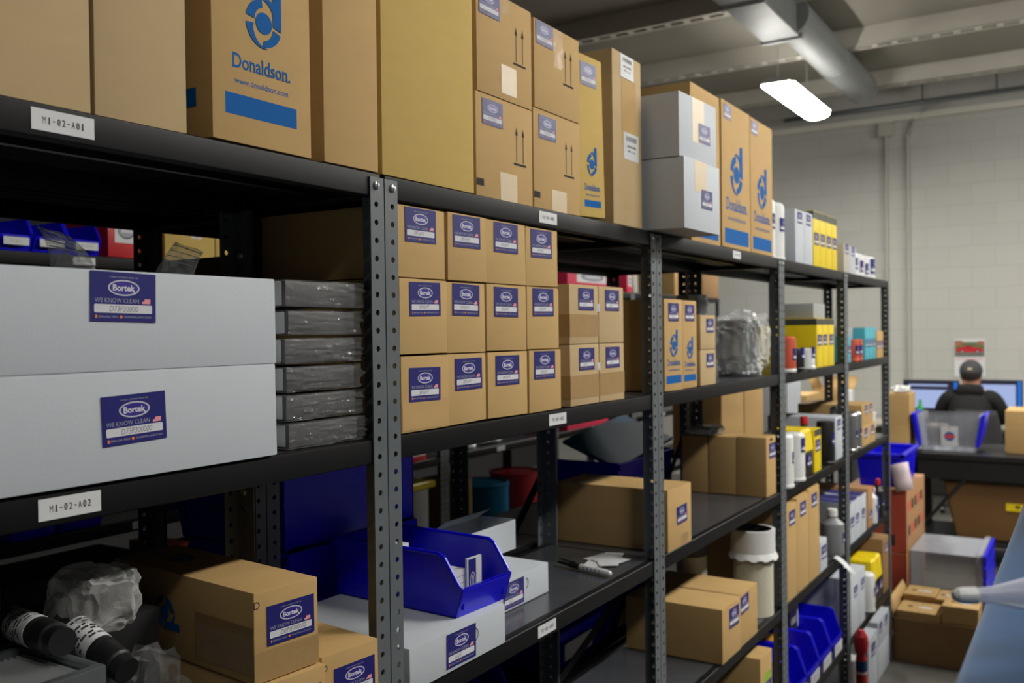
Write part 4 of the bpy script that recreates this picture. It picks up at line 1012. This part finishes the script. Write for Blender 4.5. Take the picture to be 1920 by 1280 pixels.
# second bay lower: blue bins with white cards in the back row
G='long blue bins low in the back row'
for i in range(2):
    o=hopper_bin(('left','right')[i]+' long blue bin low behind the second bay',1.225+.33*i,.36,.753,0,.25,.30,.20,G,card=False)
    MB().box(-.08,.08,-.0085,-.0055,.02,.065,'paper').build('card',o)
hopper_bin('small blue bin with red packs low in the second bay',.80,.345,S4,0,.2,.10,.10,card=False)
o=MB().box(-.03,.03,0,.05,0,.08,'red_plastic',.003).build('red_pack',None,(.80,.42,S4+.003)); tag(o,'red pack in the small blue bin low in the second bay','pack')
# ================================================================ far aisle rack contents
ZC=1.887; yc0=CY+.006
G='small blue bins on top of the far rack'
for i,(a,lab) in enumerate(zip([0.3283,0.4255,0.5264],('left','middle','right'))):
    hopper_bin(lab+' small blue bin with white card on the far rack top',a,yc0,ZC+.0,0,.2,.094,.085,G)
def redbox(label,x0,x1,z0,z1,m='pink_red'):
    w=x1-x0;h=z1-z0
    a=rect(-w*.28,w*.46,h*.35,h*.95,'paper')+ell(w*.1,h*.65,w*.28,h*.2,'ink_black')+ell(w*.1,h*.65,w*.26,h*.17,'ink_grey')+rect(-w*.06,w*.3,h*.6,h*.68,'white_ink')
    return carton(label,(x0,x1,z0,z1),yc0,.26,m,art=[(a,'f',.5,0)],group='red and white boxes on the far rack')
redbox('red and white box beside the small blue bins on the far rack',0.5967,0.6956,ZC,ZC+.12,'red_plastic')
G='kraft cartons on top of the far rack'
ks=[0.7874,0.9736,1.0316]
carton('kraft carton with white slip on the far rack top, seen above the zip bags',(ks[0],ks[1],ZC,ZC+.13),yc0,.25,'kraft_yellow',st=[('f',.62,.75,('slip',),.06,3)],group=G)
carton('kraft carton at right of the slip-labelled one on the far rack top',(ks[1]+.004,ks[1]+.10,ZC,ZC+.12),yc0,.25,'kraft_yellow',group=G)
redbox('pink and white box on the far rack top behind the small labelled cartons',3.3105,3.7911,ZC,1.9942)
redbox('narrow pink box on the far rack top near the third post',4.051,4.1272,ZC,1.9939)
carton('pale narrow box right of the narrow pink box on the far rack',(4.1426,4.2052,ZC,1.9949),yc0,.25,'card_beige')
ZL=1.131
redbox('red and white box on the middle shelf of the far rack, right',3.2893,3.8171,ZL,ZL+.11)
redbox('red and white box on the middle shelf of the far rack, below the grid',1.919,2.0607,ZL-.0,ZL+.06,'red_plastic')
G='blue bins on the middle shelf of the far rack'
for i,(a,lab) in enumerate(zip([0.3213,0.4425,0.8999],('left','middle','right'))):
    hopper_bin(lab+' blue bin on the middle shelf of the far rack',(.368,.505,.98)[i],yc0,ZL,0,.22,.12,.085,G,card=(i==2))
carton('red and white box under the middle shelf of the far rack',(0.7893,0.8672,.755,.755+.27),yc0,.2,'red_plastic',art=[(rect(-.03,.05,.17,.25,'paper')+ell(.012,.21,.03,.025,'ink_grey'),'f',.5,0)])
ZD=.754
def drum(label,px,r,h,m):
    t=thing('drum',label,'drum',(px,CY+.16,ZD)); MB().lathe([(r*.98,0),(r,.005),(r,h-.012),(r*1.03,h-.01),(r*1.03,h),(r*.95,h+.002),(r*.95,h-.006)],m,32).build('body',t)
    MB().lathe([(r*.95,h-.005),(r*.05,h-.0045)],m,32).build('lid',t); return t
drum('teal blue drum on the far rack seen through the second bay',2.6701,.145,.185,'teal_drum')
drum('red drum on the far rack beside the teal one',3.0042,.13,.195,'red_plastic')
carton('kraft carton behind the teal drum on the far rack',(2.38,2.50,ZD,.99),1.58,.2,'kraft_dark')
o=MB().box(-.09,.09,0,.2,0,.03,'yellow',.004).build('yellow_pack',None,(2.0333,yc0,1.0381-.03)); tag(o,'yellow pack on the dark carton on the far rack','pack')
carton('dark carton under the yellow pack on the far rack',(1.9264,2.0687,ZD,1.0381-.031),yc0,.2,'card_grey')
bagthing('parts_bag','white plastic parts bag on the far rack seen above the second bay beam',(2.6532+.02,CY+.14,ZL+.001),(.13,.10,.045),8.2,'white_film',.2)
can('white jar on the far rack seen above the second bay beam',2.473,CY+.10,ZL,.05,.09,'filter_white','jar','jar',top='flat',lab=None)
G='kraft cartons on the back rows behind the third bay'
carton('kraft carton behind the third bay, left of two, far rack',(5.1198,5.4898,ZL,ZL+.16),yc0,.26,'kraft',group=G) if False else None

G='dark cartons on top of the far rack'
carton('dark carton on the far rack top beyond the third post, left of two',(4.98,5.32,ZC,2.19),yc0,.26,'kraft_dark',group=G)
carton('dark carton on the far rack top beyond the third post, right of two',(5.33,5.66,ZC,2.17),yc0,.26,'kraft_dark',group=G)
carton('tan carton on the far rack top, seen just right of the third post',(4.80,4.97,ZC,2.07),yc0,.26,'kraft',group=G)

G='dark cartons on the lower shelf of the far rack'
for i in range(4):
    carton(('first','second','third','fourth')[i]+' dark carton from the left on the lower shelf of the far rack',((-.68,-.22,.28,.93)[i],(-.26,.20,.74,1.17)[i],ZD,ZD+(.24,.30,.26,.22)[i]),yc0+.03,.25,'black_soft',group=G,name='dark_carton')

# ================================================================ the open end of the room
# printed cartons stacked on the floor, blue tote on top
G='red printed cartons stacked by the rack end'
def mark(w,h):
    a=[]
    for i in range(5):
        for j in range(2): a+=rect(-w*.42+i*w*.17,-w*.42+i*w*.17+w*.10,h*(.25+.38*j),h*(.25+.38*j)+h*.16,('ink_black','ink_red','ink_black')[(i+j)%3])
    return a
for k,(z0,z1) in enumerate(((.002,.424),(.426,.775))):
    h=z1-z0
    carton(('lower','upper')[k]+' red sided printed carton stacked on the floor beyond the rack end',(4.35,4.98,z0,z1),.004,.31,'kraft_red',art=[(rect(.0015,.3085,.002,h-.002,'rust_red')+rect(.13,.25,.04,.10,'ink_black'),'l',0,0),(mark(.62,h),'f',.5,0)],group=G)
def tote(label,x,y,z,rz,L,W,H,m,rimm,name='plastic_tote'):
    t=thing(name,label,'tote',(x,y,z),rz); tp=.88; mb=MB(); th=.004
    A=lambda s,zz,i:[(-L/2*s+i,-W/2*s+i,zz),(L/2*s-i,-W/2*s+i,zz),(L/2*s-i,W/2*s-i,zz),(-L/2*s+i,W/2*s-i,zz)]
    o0,o1,i1,i0=A(tp,0,0),A(1,H,0),A(1,H,th),A(tp,th,th)
    R_=[[mb.bm.verts.new(p) for p in q] for q in (o0,o1,i1,i0)]; k=mb.mi(m)
    for P,Q in zip(R_,R_[1:]):
        for i in range(4): mb.bm.faces.new((P[i],P[(i+1)%4],Q[(i+1)%4],Q[i])).material_index=k
    mb.bm.faces.new(R_[0][::-1]).material_index=k; mb.bm.faces.new(R_[3]).material_index=k
    for sx in (-.5,-.17,.17,.5):   # vertical ribs
        for sy in (-1,1): mb.hexa([(sx*L*.8-.01,sy*W/2*tp-.004,.01),(sx*L*.8+.01,sy*W/2*tp-.004,.01),(sx*L*.8-.01,sy*W/2*tp+.004,.01),(sx*L*.8+.01,sy*W/2*tp+.004,.01),(sx*L*.8-.01,sy*W/2-.004,H*.86),(sx*L*.8+.01,sy*W/2-.004,H*.86),(sx*L*.8-.01,sy*W/2+.004,H*.86),(sx*L*.8+.01,sy*W/2+.004,H*.86)],m)
    mb.build('tub',t); mb=MB()
    for a,b in (((-L/2,-W/2),(L/2,-W/2)),((L/2,-W/2),(L/2,W/2)),((L/2,W/2),(-L/2,W/2)),((-L/2,W/2),(-L/2,-W/2))):
        mb.box(min(a[0],b[0])-.012,max(a[0],b[0])+.012,min(a[1],b[1])-.012,max(a[1],b[1])+.012,H-.022,H,rimm,.003)
    bmesh.ops.recalc_face_normals(mb.bm,faces=mb.bm.faces); mb.build('rim',t); return t
tote('blue plastic tote standing on the red printed cartons',4.64,.150,.777,0,.50,.24,.185,'bin_blue','bin_blue')
pts=[[(4.362,.015+.045*j-.01*i,.93-.03*i*1.6-.012*j) for j in range(3)] for i in range(4)]
o=tilt_sheet('paper_sheet',[[(p[0]-.015-.006*i,p[1]-.02,p[2]) for p in q] for i,q in enumerate(pts)],'paper_pink'); tag(o,'pale paper sheet hanging at the corner of the blue tote','paper')
# open floor carton with small cartons
t=thing('open_carton','large open kraft carton of small boxes on the floor at the rack end','box',(3.87,-.008,.001)); 
mb=MB(); Lx,Wy,Hh,th=.44,.40,.215,.005
mb.box(0,th,-Wy,0,0,Hh,'kraft_dark',.001); mb.box(Lx-th,Lx,-Wy,0,0,Hh,'kraft_dark',.001); mb.box(th,Lx-th,-th,0,0,Hh,'kraft_dark',.001); mb.box(th,Lx-th,-Wy,-Wy+th,0,Hh,'kraft_dark',.001); mb.box(th,Lx-th,-Wy+th,-th,0,th,'kraft_dark'); mb.build('box_walls',t)
pts=[[(Lx*j/4,0+.012*i*i*.25,Hh+.028*i) for j in range(5)] for i in range(4)]
tilt_sheet('flap',pts,'kraft',t,.004)
G='small cartons inside the open floor carton'
inner=[('back left',4.09,-.019,.19,.15,.275),('back right',4.09,-.172,.19,.10,.268),('front left',3.885,-.019,.19,.20,.245),('front right',3.885,-.225,.19,.16,.295)]
for nme,x,y,lx,wy,h in inner:
    mb=MB().box(0,lx,-wy,0,0,h,'kraft',.002,1); mb.art(rect(-.03,.03,-.014,.014,'paper'),(lx*.5,-wy*.6,h),(0,-1,0),(1,0,0),(0,0,1),1); mb.art(rect(-.012,.012,-.014,.014,'ink_black'),(lx*.5,-wy*.25,h),(0,-1,0),(1,0,0),(0,0,1),.9)
    mb.box(0,lx,-wy/2-.0008,-wy/2+.0008,h-.001,h+.0006,'kraft_dark')
    tag(mb.build('small_carton',None,(x,y,.008)),f'small kraft carton in the open floor carton, {nme} one','box',G)
# clear tote on its side with blue lid edge
t=thing('clear_tote','clear plastic tote with a blue lid edge standing behind the open floor carton','tote',(4.64,-.175,.001))
mb=MB(); hx,hy,hz=.24,.172,.44; k=mb.mi('tote_clear')
for dx0,dx1,dy0,dy1,z0,z1 in ((-hx,-hx+.004,-hy,hy,0,hz),(hx-.004,hx,-hy,hy,0,hz),(-hx+.004,hx-.004,hy-.004,hy,0,hz),(-hx+.004,hx-.004,-hy,hy-.004,0,.004),(-hx+.004,hx-.004,-hy,hy-.004,hz-.004,hz)): mb.box(dx0,dx1,dy0,dy1,z0,z1,'tote_clear')
for z in (.12,.25,.34): mb.box(-hx-.004,-hx+.002,-hy+.02,hy-.01,z,z+.008,'tote_clear')
mb.box(-hx-.012,hx+.012,-hy-.012,-hy+.02,-.0,hz+.014,'tote_clear',.004); mb.build('tub',t)
mb=MB()
for i in range(7): mb.box(-hx-.016,hx+.016,-hy-.030,-hy-.0125,.004+i*.065,.004+i*.065+.055,'bin_blue',.004)
mb.build('lid',t)
# black table with things on and under it
t=thing('work_table','long black work table crossing the aisle in front of the desk','table',(6.0,0,0))
MB().box(0,.72,-2.4,.42,.735,.775,'black_plastic',.004,2).build('tabletop',t)
for x,y in ((.04,.22),(.66,.22),(.04,-2.3),(.66,-2.3)): MB().box(x-.03,x+.03,y-.03,y+.03,.001,.735,'black_plastic',.004).build('leg',t)
MB().box(.03,.69,-2.34,.25,.15,.178,'black_plastic',.003).build('lower_shelf',t); MB().box(.01,.03,-2.3,.38,.60,.735,'black_soft',.002).build('apron',t)
for a in (-.2,): MB().tube([(.02,.22,.20),(.02,-.1,.6)],.012,'black_plastic',8).build('strut',t)
t=thing('brown_crate','tapered brown crate with a yellow sticker on the shelf under the black table','crate',(6.08,-.62,.180))
mb=MB(); z1=.40; a=[(-.0,.55),( .48,.55)]
mb.hexa([(.03,-.58,0),(.45,-.58,0),(.03,.58,0),(.45,.58,0),(0,-.66,z1),(.48,-.66,z1),(0,.66,z1),(.48,.66,z1)],'brown_bin',.01); mb.build('body',t)
MB().box(-.015,.495,-.68,.68,z1-.002,z1+.022,'black_plastic',.004).build('rim',t)
mb=MB().box(.0025,.004,-.07,.07,-.03,.03,'yellow'); mb.art(ell(0,0,.016,.012,'ink_black',16)+text('V','yellow',h=.014),(.0025,0,0),(0,-1,0),(0,0,1),(-1,0,0)); s=mb.build('sticker',t,(.0055,.20,z1*.62),(0,R(4.2),0))
# tote with blue sides on the table
t=thing('flip_lid_tote','clear flip lid tote with bright blue sides standing on the black table','tote',(6.28,.012,.777))
mb=MB(); L=.30;W=.40;H=.255
A=[(-L/2*.86,-W/2*.84),(L/2*.86,-W/2*.84),(L/2*.86,W/2*.84),(-L/2*.86,W/2*.84)]; B=[(-L/2,-W/2),(L/2,-W/2),(L/2,W/2),(-L/2,W/2)]
k=mb.mi('tote_clear')
v=[[mb.bm.verts.new((x,y,z)) for x,y in q] for q,z in ((A,0),(B,H))]+[[mb.bm.verts.new((x*.97,y*.97,H)) for x,y in B],[mb.bm.verts.new((x*.96,y*.96,.005)) for x,y in A]]
for P,Q in zip(v,v[1:]):
    for i in range(4): mb.bm.faces.new((P[i],P[(i+1)%4],Q[(i+1)%4],Q[i])).material_index=k
mb.bm.faces.new(v[3]).material_index=k; mb.bm.faces.new(v[0][::-1]).material_index=k
for y in (-.13,-.05,.05,.13): mb.hexa([(-L/2*.86-.006,y*.85-.016,.01),(-L/2*.86,y*.85-.016,.01),(-L/2*.86-.006,y*.85+.016,.01),(-L/2*.86,y*.85+.016,.01),(-L/2-.008,y-.018,H*.93),(-L/2,y-.018,H*.93),(-L/2-.008,y+.018,H*.93),(-L/2,y+.018,H*.93)],'tote_clear')
mb.build('tub',t)
for s in (-1,1):
    mb=MB(); mb.hexa([(-L/2-.01,s*(W/2*.93)-.01,.035),(L/2+.01,s*(W/2*.93)-.01,.035),(-L/2-.01,s*(W/2*.93)+.012,.035),(L/2+.01,s*(W/2*.93)+.012,.035),(-L/2-.012,s*(W/2+.028)-.012,H+.01),(L/2+.012,s*(W/2+.028)-.012,H+.01),(-L/2-.012,s*(W/2+.028)+.012,H+.01),(L/2+.012,s*(W/2+.028)+.012,H+.01)],'bin_blue',.004); mb.build('lid_half',t)
mb=MB().box(-.001,0,-.055,.055,-.07,.07,'paper'); a=ell(0,0,.034,.034,'ink_blue',20)+polyart([(-.045,0),(0,-.018),(.045,0),(0,.018)],'ink_red')+polyart([(-.008,.055),(.008,.055),(0,.068)],'ink_red'); mb.art(a,(-.001,0,0),(0,-1,0),(0,0,1),(-1,0,0)); mb.build('label',t,(-L/2*.93-.012,-.01,H*.42),(0,R(-4.8),0))
def xcarton(label,x0,x1,y0,y1,z0,z1,m,**k): return carton(label,(x0,x1,z0,z1),y0,y1-y0,m,**k)
xcarton('kraft carton on the black table at the right edge of the picture',6.2,6.6,-.75,-.34,.777,1.068,'kraft')
xcarton('small kraft carton on the left end of the black table',6.14,6.40,.264,.418,.777,1.175,'kraft')
bagthing('white_bag','crumpled white paper bag on the small carton on the black table',(6.27,.34,1.179),(.09,.06,.025),3.1,'white_film',.25)
pts=[[(6.01+.03*i,.40-.075*j,.777+.004+.055*math.sin(PI*j/3.4)*(1-.1*i)) for j in range(4)] for i in range(5)]
o=tilt_sheet('paper_sheet',pts,'paper'); tag(o,'white paper curling up on the black table beside the flip lid tote','paper')
# clutter on the work bench behind the racks
ZB=.926
def bx(label,pl,pr_,pt,m,Y=.95,dep=.3,**k):
    return carton(label,(pl,pr_,ZB,pt),Y,dep,m,**k)
G='cartons on the work bench behind the racks'
bx('kraft carton on the work bench seen behind the third unit, left of two',4.1124,4.5051,1.2772,'kraft',group=G)
bx('kraft carton on the work bench seen behind the third unit, right of two',4.5255,4.9042,1.2781,'kraft',group=G)
bx('white box on the work bench seen behind the fourth unit, left',5.4885,5.8389,1.2741,'card_white',.955)
bx('kraft carton on the work bench seen behind the fourth unit, right',6.0188,6.4377,1.1542,'kraft',.96,group=G)
can('white jar on the work bench seen behind the fifth unit',7.536,1.0,ZB,.065,.18,'filter_white','jar','jar',top='flat')
t=thing('open_carton','open kraft carton with raised flaps on the bench behind the fifth unit','box',(7.62,1.02,ZB))
mb=MB()
for a in ((0,.34,0,.005),(0,.34,.295,.30),(0,.005,.005,.295),(.335,.34,.005,.295)): mb.box(*a,0,.17,'kraft')
mb.box(.005,.335,.005,.295,0,.004,'kraft'); mb.build('box_walls',t)
for nm_,p in (('flap',[(0,.30,.17),(.34,.30,.17),(.36,.36,.36),(-.02,.36,.36)]),('flap',[(.34,0,.17),(.34,.30,.17),(.56,.29,.27),(.56,.01,.27)])): tilt_sheet(nm_,[[p[0],p[3]],[p[1],p[2]]],'kraft',t,.004)
bagthing('parts_bag','grey parts bag on the work bench in front of the cartons, third unit',(4.1651,.935+.0,ZB) if False else (4.75,1.40,ZB),(.12,.08,.07),7.7,'white_film',.2)
# desk, monitors, bottle
t=thing('office_desk','pale desk against the far wall in front of the seated person','desk',(8.35,0,0))
MB().box(0,.59,-1.3,1.3,.715,.745,'card_beige',.003).build('desktop',t)
for x,y in ((.05,1.22),(.56,1.22),(.05,-1.22),(.56,-1.22)): MB().box(x-.025,x+.025,y-.025,y+.025,.001,.715,'grey_plastic').build('leg',t)
def monitor(label,y0,y1,z0,z1,blue):
    t=thing('monitor',label,'monitor',(8.62,(y0+y1)/2,.746),0,'monitors on the desk'); w=y1-y0; zb=z0-.746; h=z1-z0
    mb=MB().box(0,.03,-w/2,w/2,zb,zb+h,'black_plastic',.004); mb.build('casing',t)
    mb=MB(); e=-.0012
    def sc(ya,yb,za,zb_,m): mb.poly([(e,-w/2+w*ya,zb+h*za),(e,-w/2+w*yb,zb+h*za),(e,-w/2+w*yb,zb+h*zb_),(e,-w/2+w*ya,zb+h*zb_)],m)
    sc(.03,.97,.04,.97,'screen_dark'); e=-.0018
    if blue==0: sc(.06,.86,.08,.68,'screen_pale'); sc(.03,.09,.70,.95,'screen_blue'); sc(.20,.9,.80,.86,'screen_pale')
    else: sc(.14,.96,.05,.86,'screen_pale'); sc(.03,.10,.04,.97,'screen_blue')
    mb.build('screen',t,ang=0); MB().box(.03,.06,-.03,.03,0.004,zb+h*.4,'black_plastic').build('stand',t); MB().box(-.04,.12,-.1,.1,0,.006,'black_plastic',.002).build('foot',t)
monitor('left computer monitor with a pale window, left of the seated person',.213,.705,.855,1.145,0)
monitor('right computer monitor with a blue edge, right of the seated person',-.315,.10,.855,1.155,1)
t=thing('green_bottle','green drink bottle on the desk in front of the left monitor','bottle',(8.42,.525,.746)); hb=.225
MB().lathe([(.030,0),(.033,.006),(.033,hb*.55),(.026,hb*.68),(.012,hb*.84),(.012,hb*.88)],'green_pet',20).build('body',t); MB().lathe([(.0335,hb*.2),(.0335,hb*.5)],'lime',20).build('label',t); MB().lathe([(.0135,hb*.88),(.0135,hb*.99),(.011,hb)],'green_pet',16).build('cap',t)
# wall calendar
t=thing('wall_calendar','wall calendar with a photograph of a red car above the seated person','calendar',(8.995,.16,1.36))
mb=MB().box(-.004,0,-.136,.136,0,.172,'paper'); W2=.13
a=rect(-W2,W2,.002,.168,'photo_green')+rect(-W2,W2,.14,.168,'photo_sky')+rect(-W2,-.06,.10,.155,'photo_autumn')+rect(.07,W2,.11,.15,'photo_autumn')+rect(-W2,W2,.002,.055,'photo_road')
a+=polyart([(-.115,.075),(-.06,.092),(-.03,.104),(.02,.104),(.045,.088),(.115,.078),(.118,.055),(.10,.045),(-.10,.042),(-.118,.055)],'red_plastic')+polyart([(-.045,.092),(-.028,.101),(.016,.101),(.034,.09)],'ink_black')+ell(-.065,.048,.016,.017,'black_plastic',14)+ell(.07,.05,.016,.017,'black_plastic',14)+ell(-.065,.048,.008,.009,'silver_ink',10)+ell(.07,.05,.008,.009,'silver_ink',10)
mb.art(a,(-.004,0,0),(0,-1,0),(0,0,1),(-1,0,0),1,.0005); mb.build('picture_page',t)
mb=MB().box(-.004,0,-.136,.136,-.20,-.004,'paper'); a=rect(-.12,.12,-.03,-.024,'ink_red')
for i in range(6): a+=rect(-.122,.122,-.05-.024*i,-.0492-.024*i,'ink_faint')
for i in range(8): a+=rect(-.122+.0348*i,-.1212+.0348*i,-.17,-.05,'ink_faint')
mb.art(a,(-.004,0,0),(0,-1,0),(0,0,1),(-1,0,0),1,.0005); mb.build('month_page',t)
# ------------------------------------------------ person at the desk, seen from behind
def skin(name,verts,edges,rad,m,parent=None,root=(0,),sub=2):
    me=bpy.data.meshes.new(name); me.from_pydata(verts,edges,[]); o=link(name,me,parent)
    s=o.modifiers.new('skin','SKIN'); s.use_smooth_shade=True
    for i,r in enumerate(rad):
        sv=me.skin_vertices[0].data[i]; sv.radius=(r,r) if not isinstance(r,tuple) else r; sv.use_root=(i in root)
    b=o.modifiers.new('sub','SUBSURF'); b.levels=sub; b.render_levels=sub; me.materials.append(M(m))
    dg=bpy.context.evaluated_depsgraph_get(); dg.update(); nm=bpy.data.meshes.new_from_object(o.evaluated_get(dg))
    o.modifiers.clear(); old=o.data; o.data=nm; bpy.data.meshes.remove(old); nm.name=name
    for p in nm.polygons: p.use_smooth=True
    return o
per=thing('person','person in black hooded top and grey cap seated at the desk, back turned','person',(7.98,.055,0))
V=[(0,0,.62),(.0,0,.73),(.02,0,.90),(.05,0,1.06),(.065,0,1.125),(.075,0,1.185),(.085,0,1.25),(.08,0,1.315)]
E_=[(i,i+1) for i in range(7)]; Rr=[(.12,.10),(.12,.10),(.13,.10),(.085,.075),(.056,.056),(.082,.070),(.094,.078),(.068,.056)]
for s in (-1,1):
    b=len(V); V+=[(.04,s*.17,1.045),(.10,s*.24,.85),(.33,s*.19,.795),(.40,s*.175,.786)]; Rr+=[.045,.034,.030,.034]; E_+=[(3,b),(b,b+1),(b+1,b+2),(b+2,b+3)]
    for q,(dx,dy,r) in enumerate(((.075,-.028,.0085),(.088,-.010,.009),(.086,.008,.009),(.07,.026,.008))):
        c=len(V); V+=[(.42,s*.175+dy*.9,.785),(.40+dx*.62,s*.175+dy,.783),(.40+dx,s*.175+dy,.762)]; Rr+=[.011,r,r*.85]; E_+=[(b+3,c),(c,c+1),(c+1,c+2)]
    c=len(V); V+=[(.39,s*.175-s*.032,.778),(.425,s*.175-s*.052,.768)]; Rr+=[.011,.009]; E_+=[(b+3,c),(c,c+1)]
    b=len(V); V+=[(.06,s*.10,.59),(.46,s*.12,.57),(.44,s*.12,.12),(.54,s*.12,.055)]; Rr+=[.085,.06,.042,.036]; E_+=[(0,b),(b,b+1),(b+1,b+2),(b+2,b+3)]
    c=len(V); V+=[(.080,s*.085,1.235)]; Rr+=[(.022,.016)]; E_+=[(6,c)]       # ear
c=len(V); V+=[(.178,0,1.235),(.192,0,1.222)]; Rr+=[.018,.013]; E_+=[(6,c),(c,c+1)]   # nose
skin('body',V,E_,Rr,'skin',per)
for s in (-1,1):
    MB().lathe([(.0005,-.011),(.008,-.008),(.011,0),(.008,.008),(.0005,.011)],'filter_white',12,c=(.165,s*.034,1.258)).build('eye',per)
MB().tube([(.160,-.026,1.185),(.170,0,1.183),(.160,.026,1.185)],.005,'red_plastic',6).build('mouth',per)
V=[(-.01,0,.64),(-.015,0,.78),(.005,0,.92),(.03,0,1.03),(.055,0,1.12)]; E_=[(0,1),(1,2),(2,3),(3,4)]; Rr=[(.185,.15),(.185,.15),(.20,.155),(.185,.125),(.085,.085)]; roots=[0]
for s in (-1,1):
    b=len(V); roots.append(b); V+=[(.02,s*.08,1.035),(.035,s*.175,1.03),(.06,s*.225,.94),(.10,s*.252,.85),(.20,s*.225,.83),(.32,s*.193,.806)]; Rr+=[.085,.086,.074,.068,.060,.046]; E_+=[(b+i,b+i+1) for i in range(5)]
skin('hooded_top',V,E_,Rr,'black_soft',per,roots)
V=[(-.03,-.07,1.095),(-.065,0,1.075),(-.03,.07,1.095),(.03,.085,1.125),(.03,-.085,1.125)]; skin('hood',V,[(1,0),(1,2),(2,3),(0,4)],[(.05,.06),(.06,.075),(.05,.06),(.035,.04),(.035,.04)],'black_soft',per,(1,))
V=[(0,0,.63)];E_=[];Rr=[(.165,.13)]
for s in (-1,1):
    b=len(V); V+=[(.07,s*.10,.595),(.47,s*.12,.575),(.45,s*.12,.14)]; Rr+=[.095,.075,.062]; E_+=[(0,b),(b,b+1),(b+1,b+2)]
skin('trousers',V,E_,Rr,'grey_soft',per)
for s in (-1,1): MB().box(.40,.64,s*.12-.045,s*.12+.045,.002,.09,'black_plastic',.03,3).build('shoe',per)
mb=MB(); n=10
prof=[(.104*math.cos(PI/2*i/n),1.262+.098*math.sin(PI/2*i/n)) for i in range(n)]+[(.004,1.360)]
mb.lathe([(.1045,1.246)]+prof,'cap_grey',32,c=(.080,0,0),sx=1.03,sy=.90); mb.build('cap',per)
mb=MB(); mb.prism([(.09*math.sin(R(a)),.09*math.cos(R(a))*1.0) for a in range(-80,81,16)],0,.006,'cap_grey',lambda u,v,d:(.115+v*1.15,u*.95,1.252+d-.10*v)); mb.build('cap_brim',per)
MB().box(-.0275,-.026,-.018,.018,1.275,1.292,'tape_buff',.001).build('cap_patch',per)
mb=MB(); mb.lathe([(.080,1.185),(.096,1.215),(.101,1.250),(.098,1.262)],'hair_dark',32,c=(.072,0,0),sx=1.0,sy=.90)
for v in list(mb.bm.verts):
    if v.co.x>.125: v.co.z=max(v.co.z,1.245)
mb.build('hair',per)
t=thing('office_chair','dark grey office chair under the seated person','chair',(7.93,.0,0))
MB().box(-.2,.26,-.24,.24,.385,.44,'grey_soft',.025,3).build('seat',t)
mb=MB(); pts=[]
for i in range(8):
    z=.55+.40*i/7; hw=.20*(1-.22*(i/7)**3)
    pts.append([(-.30-.03*(i/7)+.05*(j/3-1)**2,hw*(j/3-1)-.02,z) for j in range(7)])
tilt_sheet('backrest',pts,'grey_soft',t,.02)
MB().tube([(-.10,0,.40),(-.27,0,.42),(-.325,0,.62)],.018,'black_plastic',8).build('back_arm',t)
MB().tube([(0.03,0,.09),(0.03,0,.39)],.028,'black_plastic',12).build('column',t)
for k in range(5):
    a=2*PI*k/5+.3; ex,ey=.03+.28*math.cos(a),.28*math.sin(a)
    l=MB().tube([(.03,0,.10),(ex,ey,.075)],[.026,.016],'black_plastic',8).build('leg',t)
    MB().lathe([(.025,-.018),(.027,-.01),(.027,.01),(.025,.018)],'black_plastic',14,mx=Matrix.Rotation(R(90),4,'X')).build('caster',l,(ex,ey,.029))
# ------------------------------------------------ blue cabinet close on the right, bottle lying on it
t=thing('tool_cabinet','blue painted cabinet close to the camera in the lower right corner','cabinet',(.0,-.771,0)); CX0,CX1,CD,CH=-.62,.40,.42,1.42
MB().box(CX0,CX1,-CD,0,.10,CH,'blue_paint',.008,2).build('body',t)
for i in range(5):
    z0=.16+.215*i; dr=MB().box(CX0+.03,CX1-.03,0,.008,z0,z0+.195,'blue_paint',.004,2).build('drawer',t)
    MB().box(CX0+.06,CX1-.06,.0085,.016,z0+.155,z0+.175,'zinc',.003).build('handle',dr)
for x in (CX0+.08,CX1-.08):
    for y in (-.07,-CD+.07): MB().lathe([(.048,-.018),(.05,-.01),(.05,.01),(.048,.018)],'black_plastic',16,mx=Matrix.Rotation(R(90),4,'X')).build('caster',t,(x,y,.0515))
tp=Vector([-0.3147,-0.774,1.4713]); bs=tp+Vector((.10,-.16,0)); bs.z=CH+.052
t=thing('nozzle_bottle','cloudy plastic nozzle bottle lying on the blue cabinet, pointing left','bottle',tp); dv=bs-tp; t.rotation_euler=dv.to_track_quat('Z','Y').to_euler(); Ln=dv.length
MB().lathe([(.003,0),(.0045,.003),(.006,Ln*.12),(.013,Ln*.28),(.027,Ln*.5),(.040,Ln*.78),(.046,Ln),(.046,Ln+.10),(.042,Ln+.104)],'bottle_milky',28).build('bottle_body',t)
MB().lathe([(.0004,-.007),(.003,-.006),(.005,-.003),(.0058,.002),(.0058,.010)],'filter_white',16).build('nozzle_tip',t)
